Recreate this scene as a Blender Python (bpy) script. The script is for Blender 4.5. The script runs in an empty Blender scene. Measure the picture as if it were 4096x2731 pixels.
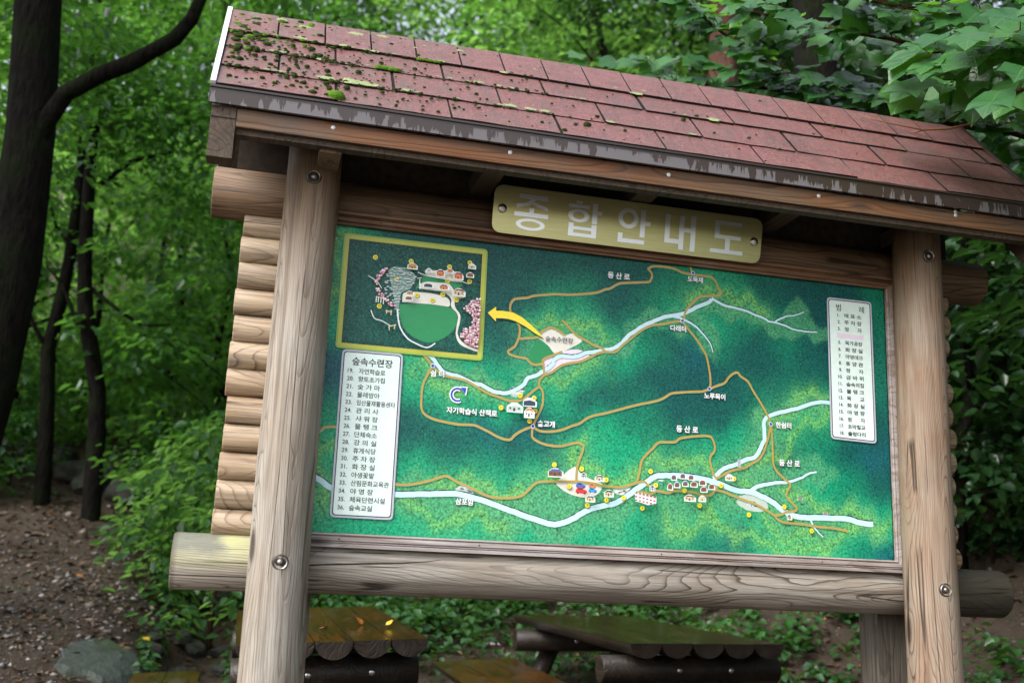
import bpy, bmesh, math, random
import numpy as np
from mathutils import Vector, Matrix, Quaternion
from mathutils.geometry import tessellate_polygon
C = bpy.context.scene.collection
R = math.radians
# ------------------------------------------------------------------ camera, sky, sun, exposure
cam_data = bpy.data.cameras.new('camera'); cam = bpy.data.objects.new('camera', cam_data); C.objects.link(cam)
cam_data.sensor_width = 36.0; cam_data.lens = 36.353; cam_data.clip_start = 0.05; cam_data.clip_end = 500
def camera_matrix(loc, pitch, roll, yaw):
    f = Vector((math.sin(yaw)*math.cos(pitch), math.cos(yaw)*math.cos(pitch), math.sin(pitch)))
    r = Vector((math.cos(yaw), -math.sin(yaw), 0)); u = r.cross(f)
    r2 = math.cos(roll)*r + math.sin(roll)*u; u2 = -math.sin(roll)*r + math.cos(roll)*u
    m = Matrix((r2, u2, -f)).transposed().to_4x4(); m.translation = loc
    return m
cam.matrix_world = camera_matrix((-0.2434, -3.8732, 1.1352), 0.2197, 0.0417, 0.2439)
cam_data.dof.use_dof = True; cam_data.dof.focus_distance = 4.15; cam_data.dof.aperture_fstop = 1.9; cam_data.dof.aperture_blades = 8
S = bpy.context.scene; S.camera = cam
world = bpy.data.worlds.new("World"); S.world = world; world.use_nodes = True
wn = world.node_tree.nodes; wl = world.node_tree.links
sky = wn.new('ShaderNodeTexSky'); sky.sky_type = 'NISHITA'; sky.sun_disc = False
SUN_EL, SUN_AZ = R(44), R(242)          # azimuth clockwise from +Y : front-left of the board, behind the photographer
sky.sun_elevation = SUN_EL; sky.sun_rotation = SUN_AZ; sky.air_density = 1.0; sky.dust_density = 4.0
hs = wn.new('ShaderNodeHueSaturation'); hs.inputs['Saturation'].default_value = 0.45   # overcast: the cloud layer greys the sky
wl.new(sky.outputs[0], hs.inputs['Color']); wl.new(hs.outputs[0], wn['Background'].inputs['Color'])
wn['Background'].inputs['Strength'].default_value = 0.15
sd = bpy.data.lights.new('sun', 'SUN'); sd.energy = 0.9; sd.angle = R(45); sd.color = (1.0, 0.985, 0.96)
sun = bpy.data.objects.new('sun', sd); C.objects.link(sun)
sdir = Vector((math.sin(SUN_AZ)*math.cos(SUN_EL), math.cos(SUN_AZ)*math.cos(SUN_EL), math.sin(SUN_EL)))
sun.rotation_euler = (-sdir).to_track_quat('-Z', 'Y').to_euler(); sun.location = sdir*40
S.view_settings.view_transform = 'Standard'; S.view_settings.look = 'None'; S.view_settings.gamma = 1.0
S.view_settings.exposure = 1.5
S.cycles.use_denoising = True; S.cycles.max_bounces = 6; S.cycles.diffuse_bounces = 3; S.cycles.glossy_bounces = 3
S.cycles.transmission_bounces = 4; S.cycles.caustics_reflective = False; S.cycles.caustics_refractive = False
S.cycles.use_adaptive_sampling = True; S.cycles.adaptive_threshold = 0.01
rng = np.random.default_rng(7); random.seed(7)
# ------------------------------------------------------------------ helpers
def tag(o, label=None, cat=None, group=None, kind=None):
    if label: o['label'] = label
    if cat: o['category'] = cat
    if group: o['group'] = group
    if kind: o['kind'] = kind
    return o
def empty(name, loc=(0,0,0), label=None, cat=None, group=None):
    o = bpy.data.objects.new(name, None); C.objects.link(o); o.location = loc; o.empty_display_size = 0.1
    return tag(o, label, cat, group)
def srgb(r, g, b):
    f = lambda c: (c/255/12.92 if c/255 <= 0.04045 else ((c/255+0.055)/1.055)**2.4)
    return (f(r), f(g), f(b), 1.0)
class MB:
    """collects shapes, then links them as ONE mesh object"""
    def __init__(s): s.v = []; s.f = []; s.m = []; s.sm = []; s.cur = 0; s.smooth = False
    def add(s, vs, fs):
        b = len(s.v); s.v += [tuple(v) for v in vs]
        for f in fs: s.f.append(tuple(b+i for i in f)); s.m.append(s.cur); s.sm.append(s.smooth)
    def box(s, x0, x1, y0, y1, z0, z1):
        s.add([(x0,y0,z0),(x1,y0,z0),(x1,y1,z0),(x0,y1,z0),(x0,y0,z1),(x1,y0,z1),(x1,y1,z1),(x0,y1,z1)],
              [(3,2,1,0),(4,5,6,7),(0,1,5,4),(1,2,6,5),(2,3,7,6),(3,0,4,7)])
    def obox(s, c, ax, ay, az):
        c = Vector(c); ax = Vector(ax); ay = Vector(ay); az = Vector(az)
        s.add([c-ax-ay-az, c+ax-ay-az, c+ax+ay-az, c-ax+ay-az, c-ax-ay+az, c+ax-ay+az, c+ax+ay+az, c-ax+ay+az],
              [(3,2,1,0),(4,5,6,7),(0,1,5,4),(1,2,6,5),(2,3,7,6),(3,0,4,7)])
    def tube(s, pts, rad, n=12, caps=True, wob=0.0, bevel=0.0):
        pts = [Vector(p) for p in pts]; rad = list(rad) if hasattr(rad, '__len__') else [rad]*len(pts)
        if bevel:
            d0 = (pts[1]-pts[0]).normalized(); d1 = (pts[-1]-pts[-2]).normalized()
            pts = [pts[0], pts[0]+d0*bevel] + pts[1:-1] + [pts[-1]-d1*bevel, pts[-1]]
            rad = [rad[0]-bevel, rad[0]] + rad[1:-1] + [rad[-1], rad[-1]-bevel]
        vs = []; fs = []; up = None
        for i, p in enumerate(pts):
            d = (pts[min(i+1, len(pts)-1)]-pts[max(i-1, 0)]).normalized()
            if up is None: up = Vector((0,0,1)) if abs(d.z) < 0.9 else Vector((0,1,0))
            a = d.cross(up).normalized(); b = a.cross(d).normalized(); up = b
            for k in range(n):
                t = 2*math.pi*k/n; w = 1+(random.uniform(-wob, wob) if wob else 0)
                vs.append(p+(a*math.cos(t)+b*math.sin(t))*rad[i]*w)
        for i in range(len(pts)-1):
            for k in range(n): fs.append((i*n+k, i*n+(k+1) % n, (i+1)*n+(k+1) % n, (i+1)*n+k))
        old = s.smooth; s.smooth = True; s.add(vs, fs); s.smooth = old
        if caps:
            b = len(s.v)-len(vs)
            s.f.append(tuple(b+k for k in reversed(range(n)))); s.m.append(s.cur); s.sm.append(False)
            s.f.append(tuple(b+(len(pts)-1)*n+k for k in range(n))); s.m.append(s.cur); s.sm.append(False)
    def poly(s, pts2, y, flip=False):
        """flat polygon in the board plane, facing -Y"""
        a = sum(pts2[i][0]*pts2[(i+1) % len(pts2)][1]-pts2[(i+1) % len(pts2)][0]*pts2[i][1] for i in range(len(pts2)))
        p = list(pts2) if a > 0 else list(reversed(pts2))
        if len(p) <= 4: s.add([(q[0], y, q[1]) for q in p], [tuple(range(len(p)))]); return
        tri = tessellate_polygon([[Vector((q[0], q[1], 0)) for q in p]]); out = []
        for t in tri:
            (ax, az), (bx, bz), (cx, cz) = (p[i] for i in t); out.append(tuple(t) if (bx-ax)*(cz-az)-(cx-ax)*(bz-az) > 0 else tuple(reversed(t)))
        s.add([(q[0], y, q[1]) for q in p], out)
    def disc(s, c, r, y, n=16): s.poly([(c[0]+r*math.cos(2*math.pi*k/n), c[1]+r*math.sin(2*math.pi*k/n)) for k in range(n)], y)
    def ribbon(s, pts, w0, w1, y, dx=0, dz=0):
        n = len(pts); vs = []; fs = []
        for i in range(n):
            a = pts[max(i-1, 0)]; b = pts[min(i+1, n-1)]
            tx, tz = b[0]-a[0], b[1]-a[1]; l = math.hypot(tx, tz) or 1; nx, nz = -tz/l, tx/l
            w = (w0+(w1-w0)*i/(n-1))/2
            vs += [(pts[i][0]+nx*w+dx, y, pts[i][1]+nz*w+dz), (pts[i][0]-nx*w+dx, y, pts[i][1]-nz*w+dz)]
        for i in range(n-1): fs.append((2*i, 2*i+1, 2*i+3, 2*i+2))
        s.add(vs, fs)
    def dome(s, c, r, h, axis=(0,-1,0), n=16, m=5):
        ax = Vector(axis).normalized(); a = ax.orthogonal().normalized(); b = ax.cross(a); vs = []; fs = []
        for j in range(m):
            t = j/m*math.pi/2
            for k in range(n):
                p = 2*math.pi*k/n; vs.append(Vector(c)+(a*math.cos(p)+b*math.sin(p))*r*math.cos(t)+ax*h*math.sin(t))
        vs.append(Vector(c)+ax*h)
        for j in range(m-1):
            for k in range(n): fs.append((j*n+k, j*n+(k+1) % n, (j+1)*n+(k+1) % n, (j+1)*n+k))
        for k in range(n): fs.append(((m-1)*n+k, (m-1)*n+(k+1) % n, m*n))
        old = s.smooth; s.smooth = True; s.add(vs, fs); s.smooth = old
    def ring(s, c, r0, r1, y0, y1, n=24):
        """annulus facing -Y, inner radius r0 at depth y0, outer r1 at y1"""
        vs = []; fs = []
        for k in range(n):
            t = 2*math.pi*k/n
            vs += [(c[0]+r0*math.cos(t), y0, c[1]+r0*math.sin(t)), (c[0]+r1*math.cos(t), y1, c[1]+r1*math.sin(t))]
        for k in range(n): q = (k+1) % n; fs.append((2*k, 2*k+1, 2*q+1, 2*q))
        s.add(vs, fs)
    def build(s, name, mats, parent=None, loc=None):
        me = bpy.data.meshes.new(name); me.from_pydata(s.v, [], s.f)
        for m in (mats if isinstance(mats, (list, tuple)) else [mats]): me.materials.append(m)
        me.polygons.foreach_set('material_index', s.m); me.polygons.foreach_set('use_smooth', s.sm); me.update()
        o = bpy.data.objects.new(name, me); C.objects.link(o)
        if parent: o.parent = parent
        if loc: o.location = loc
        return o
def np_mesh(name, V, F, mat, attrs=None, smooth=False, nper=4):
    me = bpy.data.meshes.new(name); nv = len(V); nf = len(F)
    me.vertices.add(nv); me.vertices.foreach_set('co', np.ascontiguousarray(V, dtype=np.float32).ravel())
    me.loops.add(nf*nper); me.loops.foreach_set('vertex_index', np.ascontiguousarray(F, dtype=np.int32).ravel())
    me.polygons.add(nf); me.polygons.foreach_set('loop_start', np.arange(0, nf*nper, nper, dtype=np.int32))
    me.polygons.foreach_set('loop_total', np.full(nf, nper, dtype=np.int32))
    if smooth: me.polygons.foreach_set('use_smooth', np.ones(nf, dtype=bool))
    for k, a in (attrs or {}).items():
        if a.ndim == 2:
            at = me.attributes.new(k, 'FLOAT_COLOR', 'POINT'); at.data.foreach_set('color', np.ascontiguousarray(a, dtype=np.float32).ravel())
        else:
            at = me.attributes.new(k, 'FLOAT', 'POINT'); at.data.foreach_set('value', np.ascontiguousarray(a, dtype=np.float32))
    me.update(calc_edges=True); me.validate()
    for m in (mat if isinstance(mat, (list, tuple)) else [mat]): me.materials.append(m)
    return me
def link(name, me, parent=None, loc=None):
    o = bpy.data.objects.new(name, me); C.objects.link(o)
    if parent: o.parent = parent
    if loc is not None: o.location = loc
    return o
def copy_tree(o, parent=None):
    c = o.copy(); C.objects.link(c); c.parent = parent
    for ch in list(o.children): copy_tree(ch, c)
    return c
# ------------------------------------------------------------------ materials
class NT:
    def __init__(s, name):
        s.mat = bpy.data.materials.new(name); s.mat.use_nodes = True; s.t = s.mat.node_tree; s.n = s.t.nodes; s.l = s.t.links
        s.p = s.n['Principled BSDF']
    def new(s, t, **kw):
        n = s.n.new('ShaderNode'+t)
        for k, v in kw.items():
            if k.startswith('i_'):
                key = k[2:]; key = int(key) if key.isdigit() else key.replace('_', ' ')
                s.set(n.inputs[key], v)
            else: setattr(n, k, v)
        return n
    def set(s, inp, v):
        if hasattr(v, 'links') or isinstance(v, bpy.types.NodeSocket): s.l.new(v, inp)
        else: inp.default_value = v
    def math(s, op, a, b=None, clamp=False):
        n = s.n.new('ShaderNodeMath'); n.operation = op; n.use_clamp = clamp; s.set(n.inputs[0], a)
        if b is not None: s.set(n.inputs[1], b)
        return n.outputs[0]
    def mix(s, fac, a, b, mode='MIX'):
        n = s.n.new('ShaderNodeMix'); n.data_type = 'RGBA'; n.blend_type = mode; s.set(n.inputs[0], fac); s.set(n.inputs[6], a); s.set(n.inputs[7], b)
        return n.outputs[2]
    def noise(s, vec, scale, detail=2.0, rough=0.5, dist=0.0):
        n = s.n.new('ShaderNodeTexNoise'); s.set(n.inputs['Vector'], vec); n.inputs['Scale'].default_value = scale
        n.inputs['Detail'].default_value = detail; n.inputs['Roughness'].default_value = rough; n.inputs['Distortion'].default_value = dist
        return n.outputs['Fac']
    def ramp(s, fac, stops, interp='LINEAR'):
        n = s.n.new('ShaderNodeValToRGB'); s.set(n.inputs[0], fac); r = n.color_ramp; r.interpolation = interp
        while len(r.elements) < len(stops): r.elements.new(0.5)
        for e, (p, c) in zip(r.elements, stops):
            e.position = p; e.color = c if hasattr(c, '__len__') else (c, c, c, 1)
        return n.outputs[0]
    def coord(s, scale=(1,1,1), kind='Object', loc=(0,0,0)):
        tc = s.n.new('ShaderNodeTexCoord'); m = s.n.new('ShaderNodeMapping'); m.inputs['Scale'].default_value = scale; m.inputs['Location'].default_value = loc
        s.l.new(tc.outputs[kind], m.inputs['Vector']); return m.outputs[0]
    def bump(s, h, strength=0.3, dist=0.01):
        n = s.n.new('ShaderNodeBump'); n.inputs['Strength'].default_value = strength; n.inputs['Distance'].default_value = dist
        s.l.new(h, n.inputs['Height']); s.l.new(n.outputs[0], s.p.inputs['Normal'])
    def out(s, color=None, rough=None, spec=None, metal=None):
        for k, v in (('Base Color', color), ('Roughness', rough), ('Specular IOR Level', spec), ('Metallic', metal)):
            if v is not None: s.set(s.p.inputs[k], v)
        return s.mat
def plain(name, col, rough=0.5, spec=0.5, metal=0.0, var=0.12, scale=30):
    t = NT(name); f = t.noise(t.coord(), scale, 3.0)
    v = t.ramp(f, [(0.3, 1-var), (0.7, 1+var)])
    return t.out(t.mix(1.0, col, v, 'MULTIPLY'), rough, spec, metal)
def wood(name, axis, light, mid, dark, rings=15, seed=0, rough=0.6, stain=None, grey=0.5, scale=7.0, stretch=0.085, centre=None, side=2.2):
    """weathered softwood: growth lines run along the grain and close into cathedrals where the surface cuts them"""
    t = NT(name); st = {'X': (stretch,1,1), 'Y': (1,stretch,1), 'Z': (1,1,stretch)}[axis]
    loc = (seed*3.1, seed*1.7, seed*2.3)
    v = t.coord(st, loc=loc)
    n1 = t.noise(v, scale, 0.6, 0.35, 0.15)
    wav = t.noise(t.coord({'X': (.35,1,1), 'Y': (1,.35,1), 'Z': (1,1,.35)}[axis], loc=loc), 16.0, 2.0, 0.5)
    val = t.math('ADD', n1, t.math('MULTIPLY', wav, 0.045))
    if centre is not None:
        sx = t.new('SeparateXYZ'); t.l.new(t.n.new('ShaderNodeTexCoord').outputs['Object'], sx.inputs[0])
        val = t.math('ADD', val, t.math('MULTIPLY', t.math('POWER', t.math('ABSOLUTE', t.math('SUBTRACT', sx.outputs[centre[0]], centre[1])), 1.5), side*4))
    # knots pull the lines round themselves
    vk = t.coord({'X': (1.6,5.0,5.0), 'Y': (5.0,1.6,5.0), 'Z': (5.0,5.0,1.6)}[axis], loc=(seed, seed*2, seed*.7))
    vo = t.new('TexVoronoi', i_Vector=vk); vo.inputs['Scale'].default_value = 1.0; kd = vo.outputs['Distance']
    val = t.math('ADD', val, t.math('DIVIDE', 0.022, t.math('ADD', kd, 0.09)))
    ring = t.math('FRACT', t.math('MULTIPLY', val, rings))
    fac = t.ramp(ring, [(0.0, 0.0), (0.62, 0.06), (0.82, 0.40), (0.91, 1.0), (0.97, 0.9), (1.0, 0.0)])
    fade = t.ramp(t.noise(v, 9.0, 3.0, 0.6), [(0.32, 0.12), (0.66, 0.95)])
    fb = {'X': (.035,1,1), 'Y': (1,.035,1), 'Z': (1,1,.035)}[axis]
    base = t.mix(t.ramp(t.noise(t.coord(tuple(.35 if q < 1 else 1 for q in st), loc=(seed, 0, 0)), 6, 4.0, 0.6), [(0.35, 0.0), (0.65, 1.0)]), light, mid)
    fib = t.noise(t.coord(fb, loc=loc), 130, 3.0, 0.65); fib2 = t.noise(t.coord(fb, loc=loc), 45, 2.0, 0.6)
    base = t.mix(t.ramp(fib2, [(0.50, 0.0), (0.68, 0.55)]), base, dark)
    col = t.mix(t.math('MULTIPLY', fac, fade), base, dark)
    col = t.mix(1.0, col, t.ramp(fib, [(0.25, 0.72), (0.75, 1.12)]), 'MULTIPLY')
    col = t.mix(t.ramp(kd, [(0.065, 0.95), (0.125, 0.0)]), col, (0.05, 0.035, 0.027, 1))
    blot = t.ramp(t.noise(t.coord(tuple(.25 if q < 1 else 1 for q in st), loc=(5+seed, 1, 2)), 7.0, 5.0, 0.65), [(0.54, 0.0), (0.70, grey)])
    col = t.mix(blot, col, (0.085, 0.072, 0.06, 1))
    ck = t.noise(t.coord(tuple(.03 if q < 1 else 1 for q in st), loc=(2+seed, 7, 3)), 11.0, 1.0, 0.4)   # drying cracks
    crack = t.math('MULTIPLY', t.ramp(ck, [(0.488, 0.0), (0.4965, 1.0), (0.5035, 1.0), (0.512, 0.0)]), t.ramp(t.noise(t.coord(loc=(seed, 4, 9)), 2.6, 1.0), [(0.50, 0.0), (0.56, 0.85)]))
    col = t.mix(crack, col, (0.02, 0.014, 0.010, 1))
    if stain: col = stain(t, col)
    t.bump(t.math('ADD', t.math('MULTIPLY', crack, -2.0), t.math('ADD', fib, t.math('MULTIPLY', fac, -0.7))), 0.5, 0.004)
    return t.out(col, rough, 0.35)
WL, WM, WD = (0.35, 0.325, 0.285, 1), (0.285, 0.24, 0.19, 1), (0.085, 0.056, 0.037, 1)
def algae(t, col):
    sx = t.new('SeparateXYZ'); t.l.new(t.n.new('ShaderNodeTexCoord').outputs['Object'], sx.inputs[0])
    n = t.noise(t.coord((3,6,6)), 2.2, 4.0, 0.6)
    left = t.new('MapRange', i_0=sx.outputs[0], i_1=-0.02, i_2=-0.2); top = t.new('MapRange', i_0=sx.outputs[2], i_1=1.09, i_2=1.18)
    g = t.math('MULTIPLY', t.math('MULTIPLY', left.outputs[0], top.outputs[0]), t.ramp(n, [(0.3, 0.3), (0.6, 1.0)]))
    col = t.mix(t.math('MULTIPLY', g, 0.5), col, (0.36, 0.40, 0.13, 1))
    left2 = t.new('MapRange', i_0=t.math('ADD', sx.outputs[0], t.math('MULTIPLY', t.math('SUBTRACT', n, 0.5), 0.25)), i_1=-0.27, i_2=-0.33)
    top2 = t.new('MapRange', i_0=t.math('ADD', sx.outputs[2], t.math('MULTIPLY', t.math('SUBTRACT', n, 0.5), 0.1)), i_1=1.14, i_2=1.175)
    d = t.math('MULTIPLY', left2.outputs[0], top2.outputs[0])
    col = t.mix(t.math('MULTIPLY', d, 0.85), col, (0.10, 0.105, 0.09, 1))
    e = t.new('MapRange', i_0=sx.outputs[0], i_1=-0.452, i_2=-0.47)
    w = t.new('MapRange', i_0=t.math('ADD', sx.outputs[0], t.math('MULTIPLY', n, 0.15)), i_1=2.62, i_2=2.70)      # right end: wet green-black algae, with the shade there painted in
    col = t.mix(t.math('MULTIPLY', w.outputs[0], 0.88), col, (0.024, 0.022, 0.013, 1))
    return t.mix(t.math('MULTIPLY', e.outputs[0], 0.6), col, (0.05, 0.035, 0.025, 1))
def sheltered(z0, z1, tone, amt):
    """wood under the eave never bleached: it keeps a browner tone there"""
    def f(t, col):
        sx = t.new('SeparateXYZ'); t.l.new(t.n.new('ShaderNodeTexCoord').outputs['Object'], sx.inputs[0])
        n = t.noise(t.coord((4,4,1.5)), 2.0, 3.0)
        k = t.new('MapRange', i_0=t.math('ADD', sx.outputs[2], t.math('MULTIPLY', t.math('SUBTRACT', n, 0.5), 0.25)), i_1=z0, i_2=z1)
        return t.mix(t.math('MULTIPLY', k.outputs[0], amt), col, t.mix(1.0, col, tone, 'MULTIPLY'))
    return f
M = {}
M['post'] = wood('weathered_post_wood', 'Z', WL, WM, WD, 30, 1, 0.6, grey=0.35, centre=(0, -0.085), stretch=0.07, stain=sheltered(1.95, 2.5, (0.62,0.47,0.34,1), 1.0))
M['post_right'] = wood('weathered_brown_post_wood', 'Z', (0.32,0.275,0.22,1), (0.26,0.165,0.105,1), (0.10,0.05,0.028,1), 34, 4, 0.6, grey=0.25, centre=(0, 2.49), stretch=0.10, stain=sheltered(2.05, 2.5, (0.55,0.46,0.36,1), 1.0))
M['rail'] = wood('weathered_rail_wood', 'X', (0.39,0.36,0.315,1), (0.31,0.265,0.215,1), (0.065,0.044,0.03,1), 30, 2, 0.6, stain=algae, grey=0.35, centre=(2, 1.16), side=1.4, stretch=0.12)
M['top_rail'] = wood('brown_rail_wood', 'X', (0.19,0.12,0.070,1), (0.14,0.082,0.045,1), (0.04,0.024,0.015,1), 26, 3, 0.6, grey=0.5)
M['log'] = wood('wall_log_wood', 'X', (0.38,0.305,0.215,1), (0.31,0.215,0.13,1), (0.12,0.07,0.042,1), 22, 6, 0.6, grey=0.55, scale=6, stretch=0.16)
M['frame'] = wood('frame_moulding_wood', 'X', (0.42,0.385,0.38,1), (0.32,0.26,0.23,1), (0.17,0.125,0.10,1), 10, 8, 0.4, grey=0.2, stain=sheltered(2.25, 2.42, (0.58,0.36,0.22,1), 1.0))
M['fascia'] = wood('orange_fascia_wood', 'X', (0.19,0.072,0.024,1), (0.15,0.095,0.055,1), (0.045,0.02,0.010,1), 16, 5, 0.5, grey=0.6, stretch=0.04)
M['dark_timber'] = wood('dark_roof_timber', 'Y', (0.085,0.06,0.04,1), (0.065,0.045,0.03,1), (0.025,0.017,0.012,1), 12, 9, 0.7, grey=0.4)
M['grey_timber'] = wood('grey_rear_timber', 'Z', (0.16,0.14,0.115,1), (0.11,0.09,0.07,1), (0.05,0.04,0.03,1), 14, 17, 0.7, grey=0.5)
M['bench_top'] = wood('wet_orange_plank', 'Y', (0.125,0.046,0.009,1), (0.045,0.024,0.007,1), (0.016,0.010,0.005,1), 14, 11, 0.12, grey=0.8)
M['bench_mossy'] = wood('wet_mossy_plank', 'Y', (0.050,0.026,0.008,1), (0.022,0.018,0.006,1), (0.008,0.006,0.004,1), 12, 12, 0.14, grey=0.6)
M['bench_dark'] = wood('wet_dark_log', 'Y', (0.030,0.021,0.015,1), (0.020,0.014,0.011,1), (0.010,0.007,0.006,1), 12, 13, 0.4, grey=0.3)
M['soffit'] = plain('dark_soffit_boards', (0.03,0.022,0.016,1), 0.85, 0.2, var=0.3)
M['bolt_steel'] = plain('dull_bolt_steel', (0.30,0.28,0.26,1), 0.42, 0.5, 1.0, var=0.3, scale=90)
M['steel'] = plain('bolt_steel', (0.55,0.55,0.53,1), 0.28, 0.5, 1.0, var=0.15)
M['hole'] = plain('bolt_recess', (0.035,0.028,0.022,1), 0.8, 0.2)
M['nail'] = plain('galvanised_nail', (0.52,0.52,0.52,1), 0.45, 0.5, 0.3)
M['rake_dark'] = plain('brown_rake_metal', (0.035,0.022,0.018,1), 0.4, 0.5)
M['rake'] = plain('white_rake_metal', (0.62,0.63,0.65,1), 0.4, 0.5)
def mat_shingle():
    t = NT('red_asphalt_shingle'); v = t.coord()
    g = t.noise(v, 140, 3.0, 0.8); b = t.noise(v, 3.0, 4.0); d = t.noise(v, 9.0, 5.0, 0.65)
    col = t.mix(t.ramp(b, [(0.35, 0.0), (0.65, 1.0)]), (0.150,0.046,0.042,1), (0.102,0.037,0.032,1))
    col = t.mix(t.ramp(g, [(0.42, 0.0), (0.62, 0.75)]), col, (0.28,0.13,0.122,1))
    col = t.mix(t.ramp(t.noise(v, 190, 1.0), [(0.55, 0.0), (0.66, 0.85)]), col, (0.05,0.03,0.03,1))
    col = t.mix(t.ramp(d, [(0.48, 0.0), (0.72, 0.60)]), col, (0.075,0.048,0.044,1))
    st_ = t.noise(t.coord((6,1.2,1.2)), 3.0, 4.0, 0.6); col = t.mix(t.ramp(st_, [(0.52, 0.0), (0.70, 0.6)]), col, (0.075,0.055,0.055,1))
    # lichen film, strongest at the left end under the trees
    sx = t.new('SeparateXYZ'); t.l.new(t.n.new('ShaderNodeTexCoord').outputs['Object'], sx.inputs[0])
    le = t.new('MapRange', i_0=sx.outputs[0], i_1=0.9, i_2=-0.45)
    li = t.math('MULTIPLY', t.ramp(t.noise(v, 16.0, 4.0, 0.6), [(0.52, 0.0), (0.66, 0.8)]), le.outputs[0])
    col = t.mix(li, col, (0.12,0.10,0.075,1))
    t.bump(t.math('ADD', g, t.math('MULTIPLY', d, 2.0)), 0.7, 0.006)
    return t.out(col, t.ramp(d, [(0.4, 0.36), (0.6, 0.6)]), 0.6)
M['shingle'] = mat_shingle()
M['felt'] = plain('bitumen_underlay', (0.016,0.015,0.014,1), 0.85, 0.2)
def mat_drip():
    t = NT('wet_painted_drip_edge'); v = t.coord((1,1,0.13)); n = t.noise(v, 30, 4.0, 0.65, 0.6)
    z = t.new('SeparateXYZ'); t.l.new(t.n.new('ShaderNodeTexCoord').outputs['Object'], z.inputs[0])
    big = t.noise(t.coord(), 3.0, 1.0)
    edge = t.new('MapRange', i_0=z.outputs[2], i_1=2.667, i_2=2.70)
    k = t.math('ADD', t.math('ADD', n, t.math('MULTIPLY', t.math('SUBTRACT', big, 0.5), 0.7)), t.math('MULTIPLY', edge.outputs[0], -0.10))
    dry = t.ramp(k, [(0.455, 0.0), (0.48, 1.0)])
    top = t.new('MapRange', i_0=z.outputs[2], i_1=2.712, i_2=2.706)
    dry = t.math('MULTIPLY', dry, top.outputs[0])
    col = t.mix(dry, (0.038,0.026,0.021,1), (0.115,0.106,0.112,1))
    return t.out(col, t.ramp(dry, [(0, 0.25), (1, 0.55)]), 0.5)
M['drip'] = mat_drip()
def mat_moss(name, a, b):
    t = NT(name); v = t.coord(); col = t.mix(t.noise(v, 25, 3.0), a, b); t.bump(t.noise(v, 220, 2.0), 0.9, 0.01); return t.out(col, 0.95, 0.1)
M['moss'] = mat_moss('green_moss', (0.012,0.020,0.007,1), (0.045,0.075,0.011,1))
M['moss_bright'] = mat_moss('bright_moss', (0.10,0.21,0.015,1), (0.05,0.12,0.012,1))
M['lichen'] = mat_moss('pale_lichen', (0.33,0.38,0.20,1), (0.22,0.28,0.13,1))
def mat_leaf(name, a, b, trans, tf=0.4, rough=0.38, spec=0.5):
    t = NT(name); at = t.new('Attribute', attribute_name='tint'); f = at.outputs['Fac']
    oi = t.n.new('ShaderNodeObjectInfo')
    ff = t.math('ADD', t.math('MULTIPLY', f, 0.60), t.math('MULTIPLY', oi.outputs['Random'], 0.40))
    col = t.mix(ff, a, b); t.out(col, rough, spec)
    tr = t.n.new('ShaderNodeBsdfTranslucent'); t.set(tr.inputs['Color'], t.mix(ff, tuple(c*0.55 for c in trans[:3])+(1,), trans))
    mx = t.n.new('ShaderNodeMixShader'); mx.inputs[0].default_value = tf
    t.l.new(t.p.outputs[0], mx.inputs[1]); t.l.new(tr.outputs[0], mx.inputs[2]); t.l.new(mx.outputs[0], t.n['Material Output'].inputs[0])
    return t.mat
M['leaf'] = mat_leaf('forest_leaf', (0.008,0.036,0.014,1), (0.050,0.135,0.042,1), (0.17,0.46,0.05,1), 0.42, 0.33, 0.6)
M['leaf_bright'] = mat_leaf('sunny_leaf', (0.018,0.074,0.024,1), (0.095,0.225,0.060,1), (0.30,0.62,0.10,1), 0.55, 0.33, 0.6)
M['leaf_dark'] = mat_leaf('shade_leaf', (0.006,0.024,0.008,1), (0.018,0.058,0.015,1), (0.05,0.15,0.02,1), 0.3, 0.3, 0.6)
M['leaf_ground'] = mat_leaf('ground_cover_leaf', (0.010,0.048,0.015,1), (0.055,0.155,0.04,1), (0.14,0.36,0.03,1), 0.3, 0.32, 0.6)
def mat_bigleaf():
    t = NT('lobed_leaf'); at = t.new('Attribute', attribute_name='tint'); f = at.outputs['Fac']
    uv = t.new('Attribute', attribute_name='leafco'); sx = t.new('SeparateXYZ'); t.l.new(uv.outputs['Vector'], sx.inputs[0])
    ax = t.math('ABSOLUTE', sx.outputs[0])
    mid = t.ramp(ax, [(0.006, 1.0), (0.016, 0.0)])
    side = t.math('FRACT', t.math('MULTIPLY', t.math('SUBTRACT', sx.outputs[1], t.math('MULTIPLY', ax, 1.05)), 4.3))
    sv = t.ramp(side, [(0.0, 0.8), (0.06, 0.0), (0.94, 0.0), (1.0, 0.8)])
    vein = t.math('MAXIMUM', mid, sv)
    col = t.mix(f, (0.020,0.088,0.028,1), (0.060,0.175,0.050,1)); col = t.mix(t.math('MULTIPLY', vein, 0.5), col, (0.15,0.26,0.07,1))
    t.bump(t.math('ADD', t.math('MULTIPLY', vein, -1.0), t.noise(t.coord(), 40, 2.0)), 0.35, 0.006)
    t.out(col, 0.25, 0.42)
    tr = t.n.new('ShaderNodeBsdfTranslucent'); tr.inputs['Color'].default_value = (0.16,0.42,0.03,1)
    mx = t.n.new('ShaderNodeMixShader'); mx.inputs[0].default_value = 0.36
    t.l.new(t.p.outputs[0], mx.inputs[1]); t.l.new(tr.outputs[0], mx.inputs[2]); t.l.new(mx.outputs[0], t.n['Material Output'].inputs[0])
    return t.mat
M['bigleaf'] = mat_bigleaf()
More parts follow.
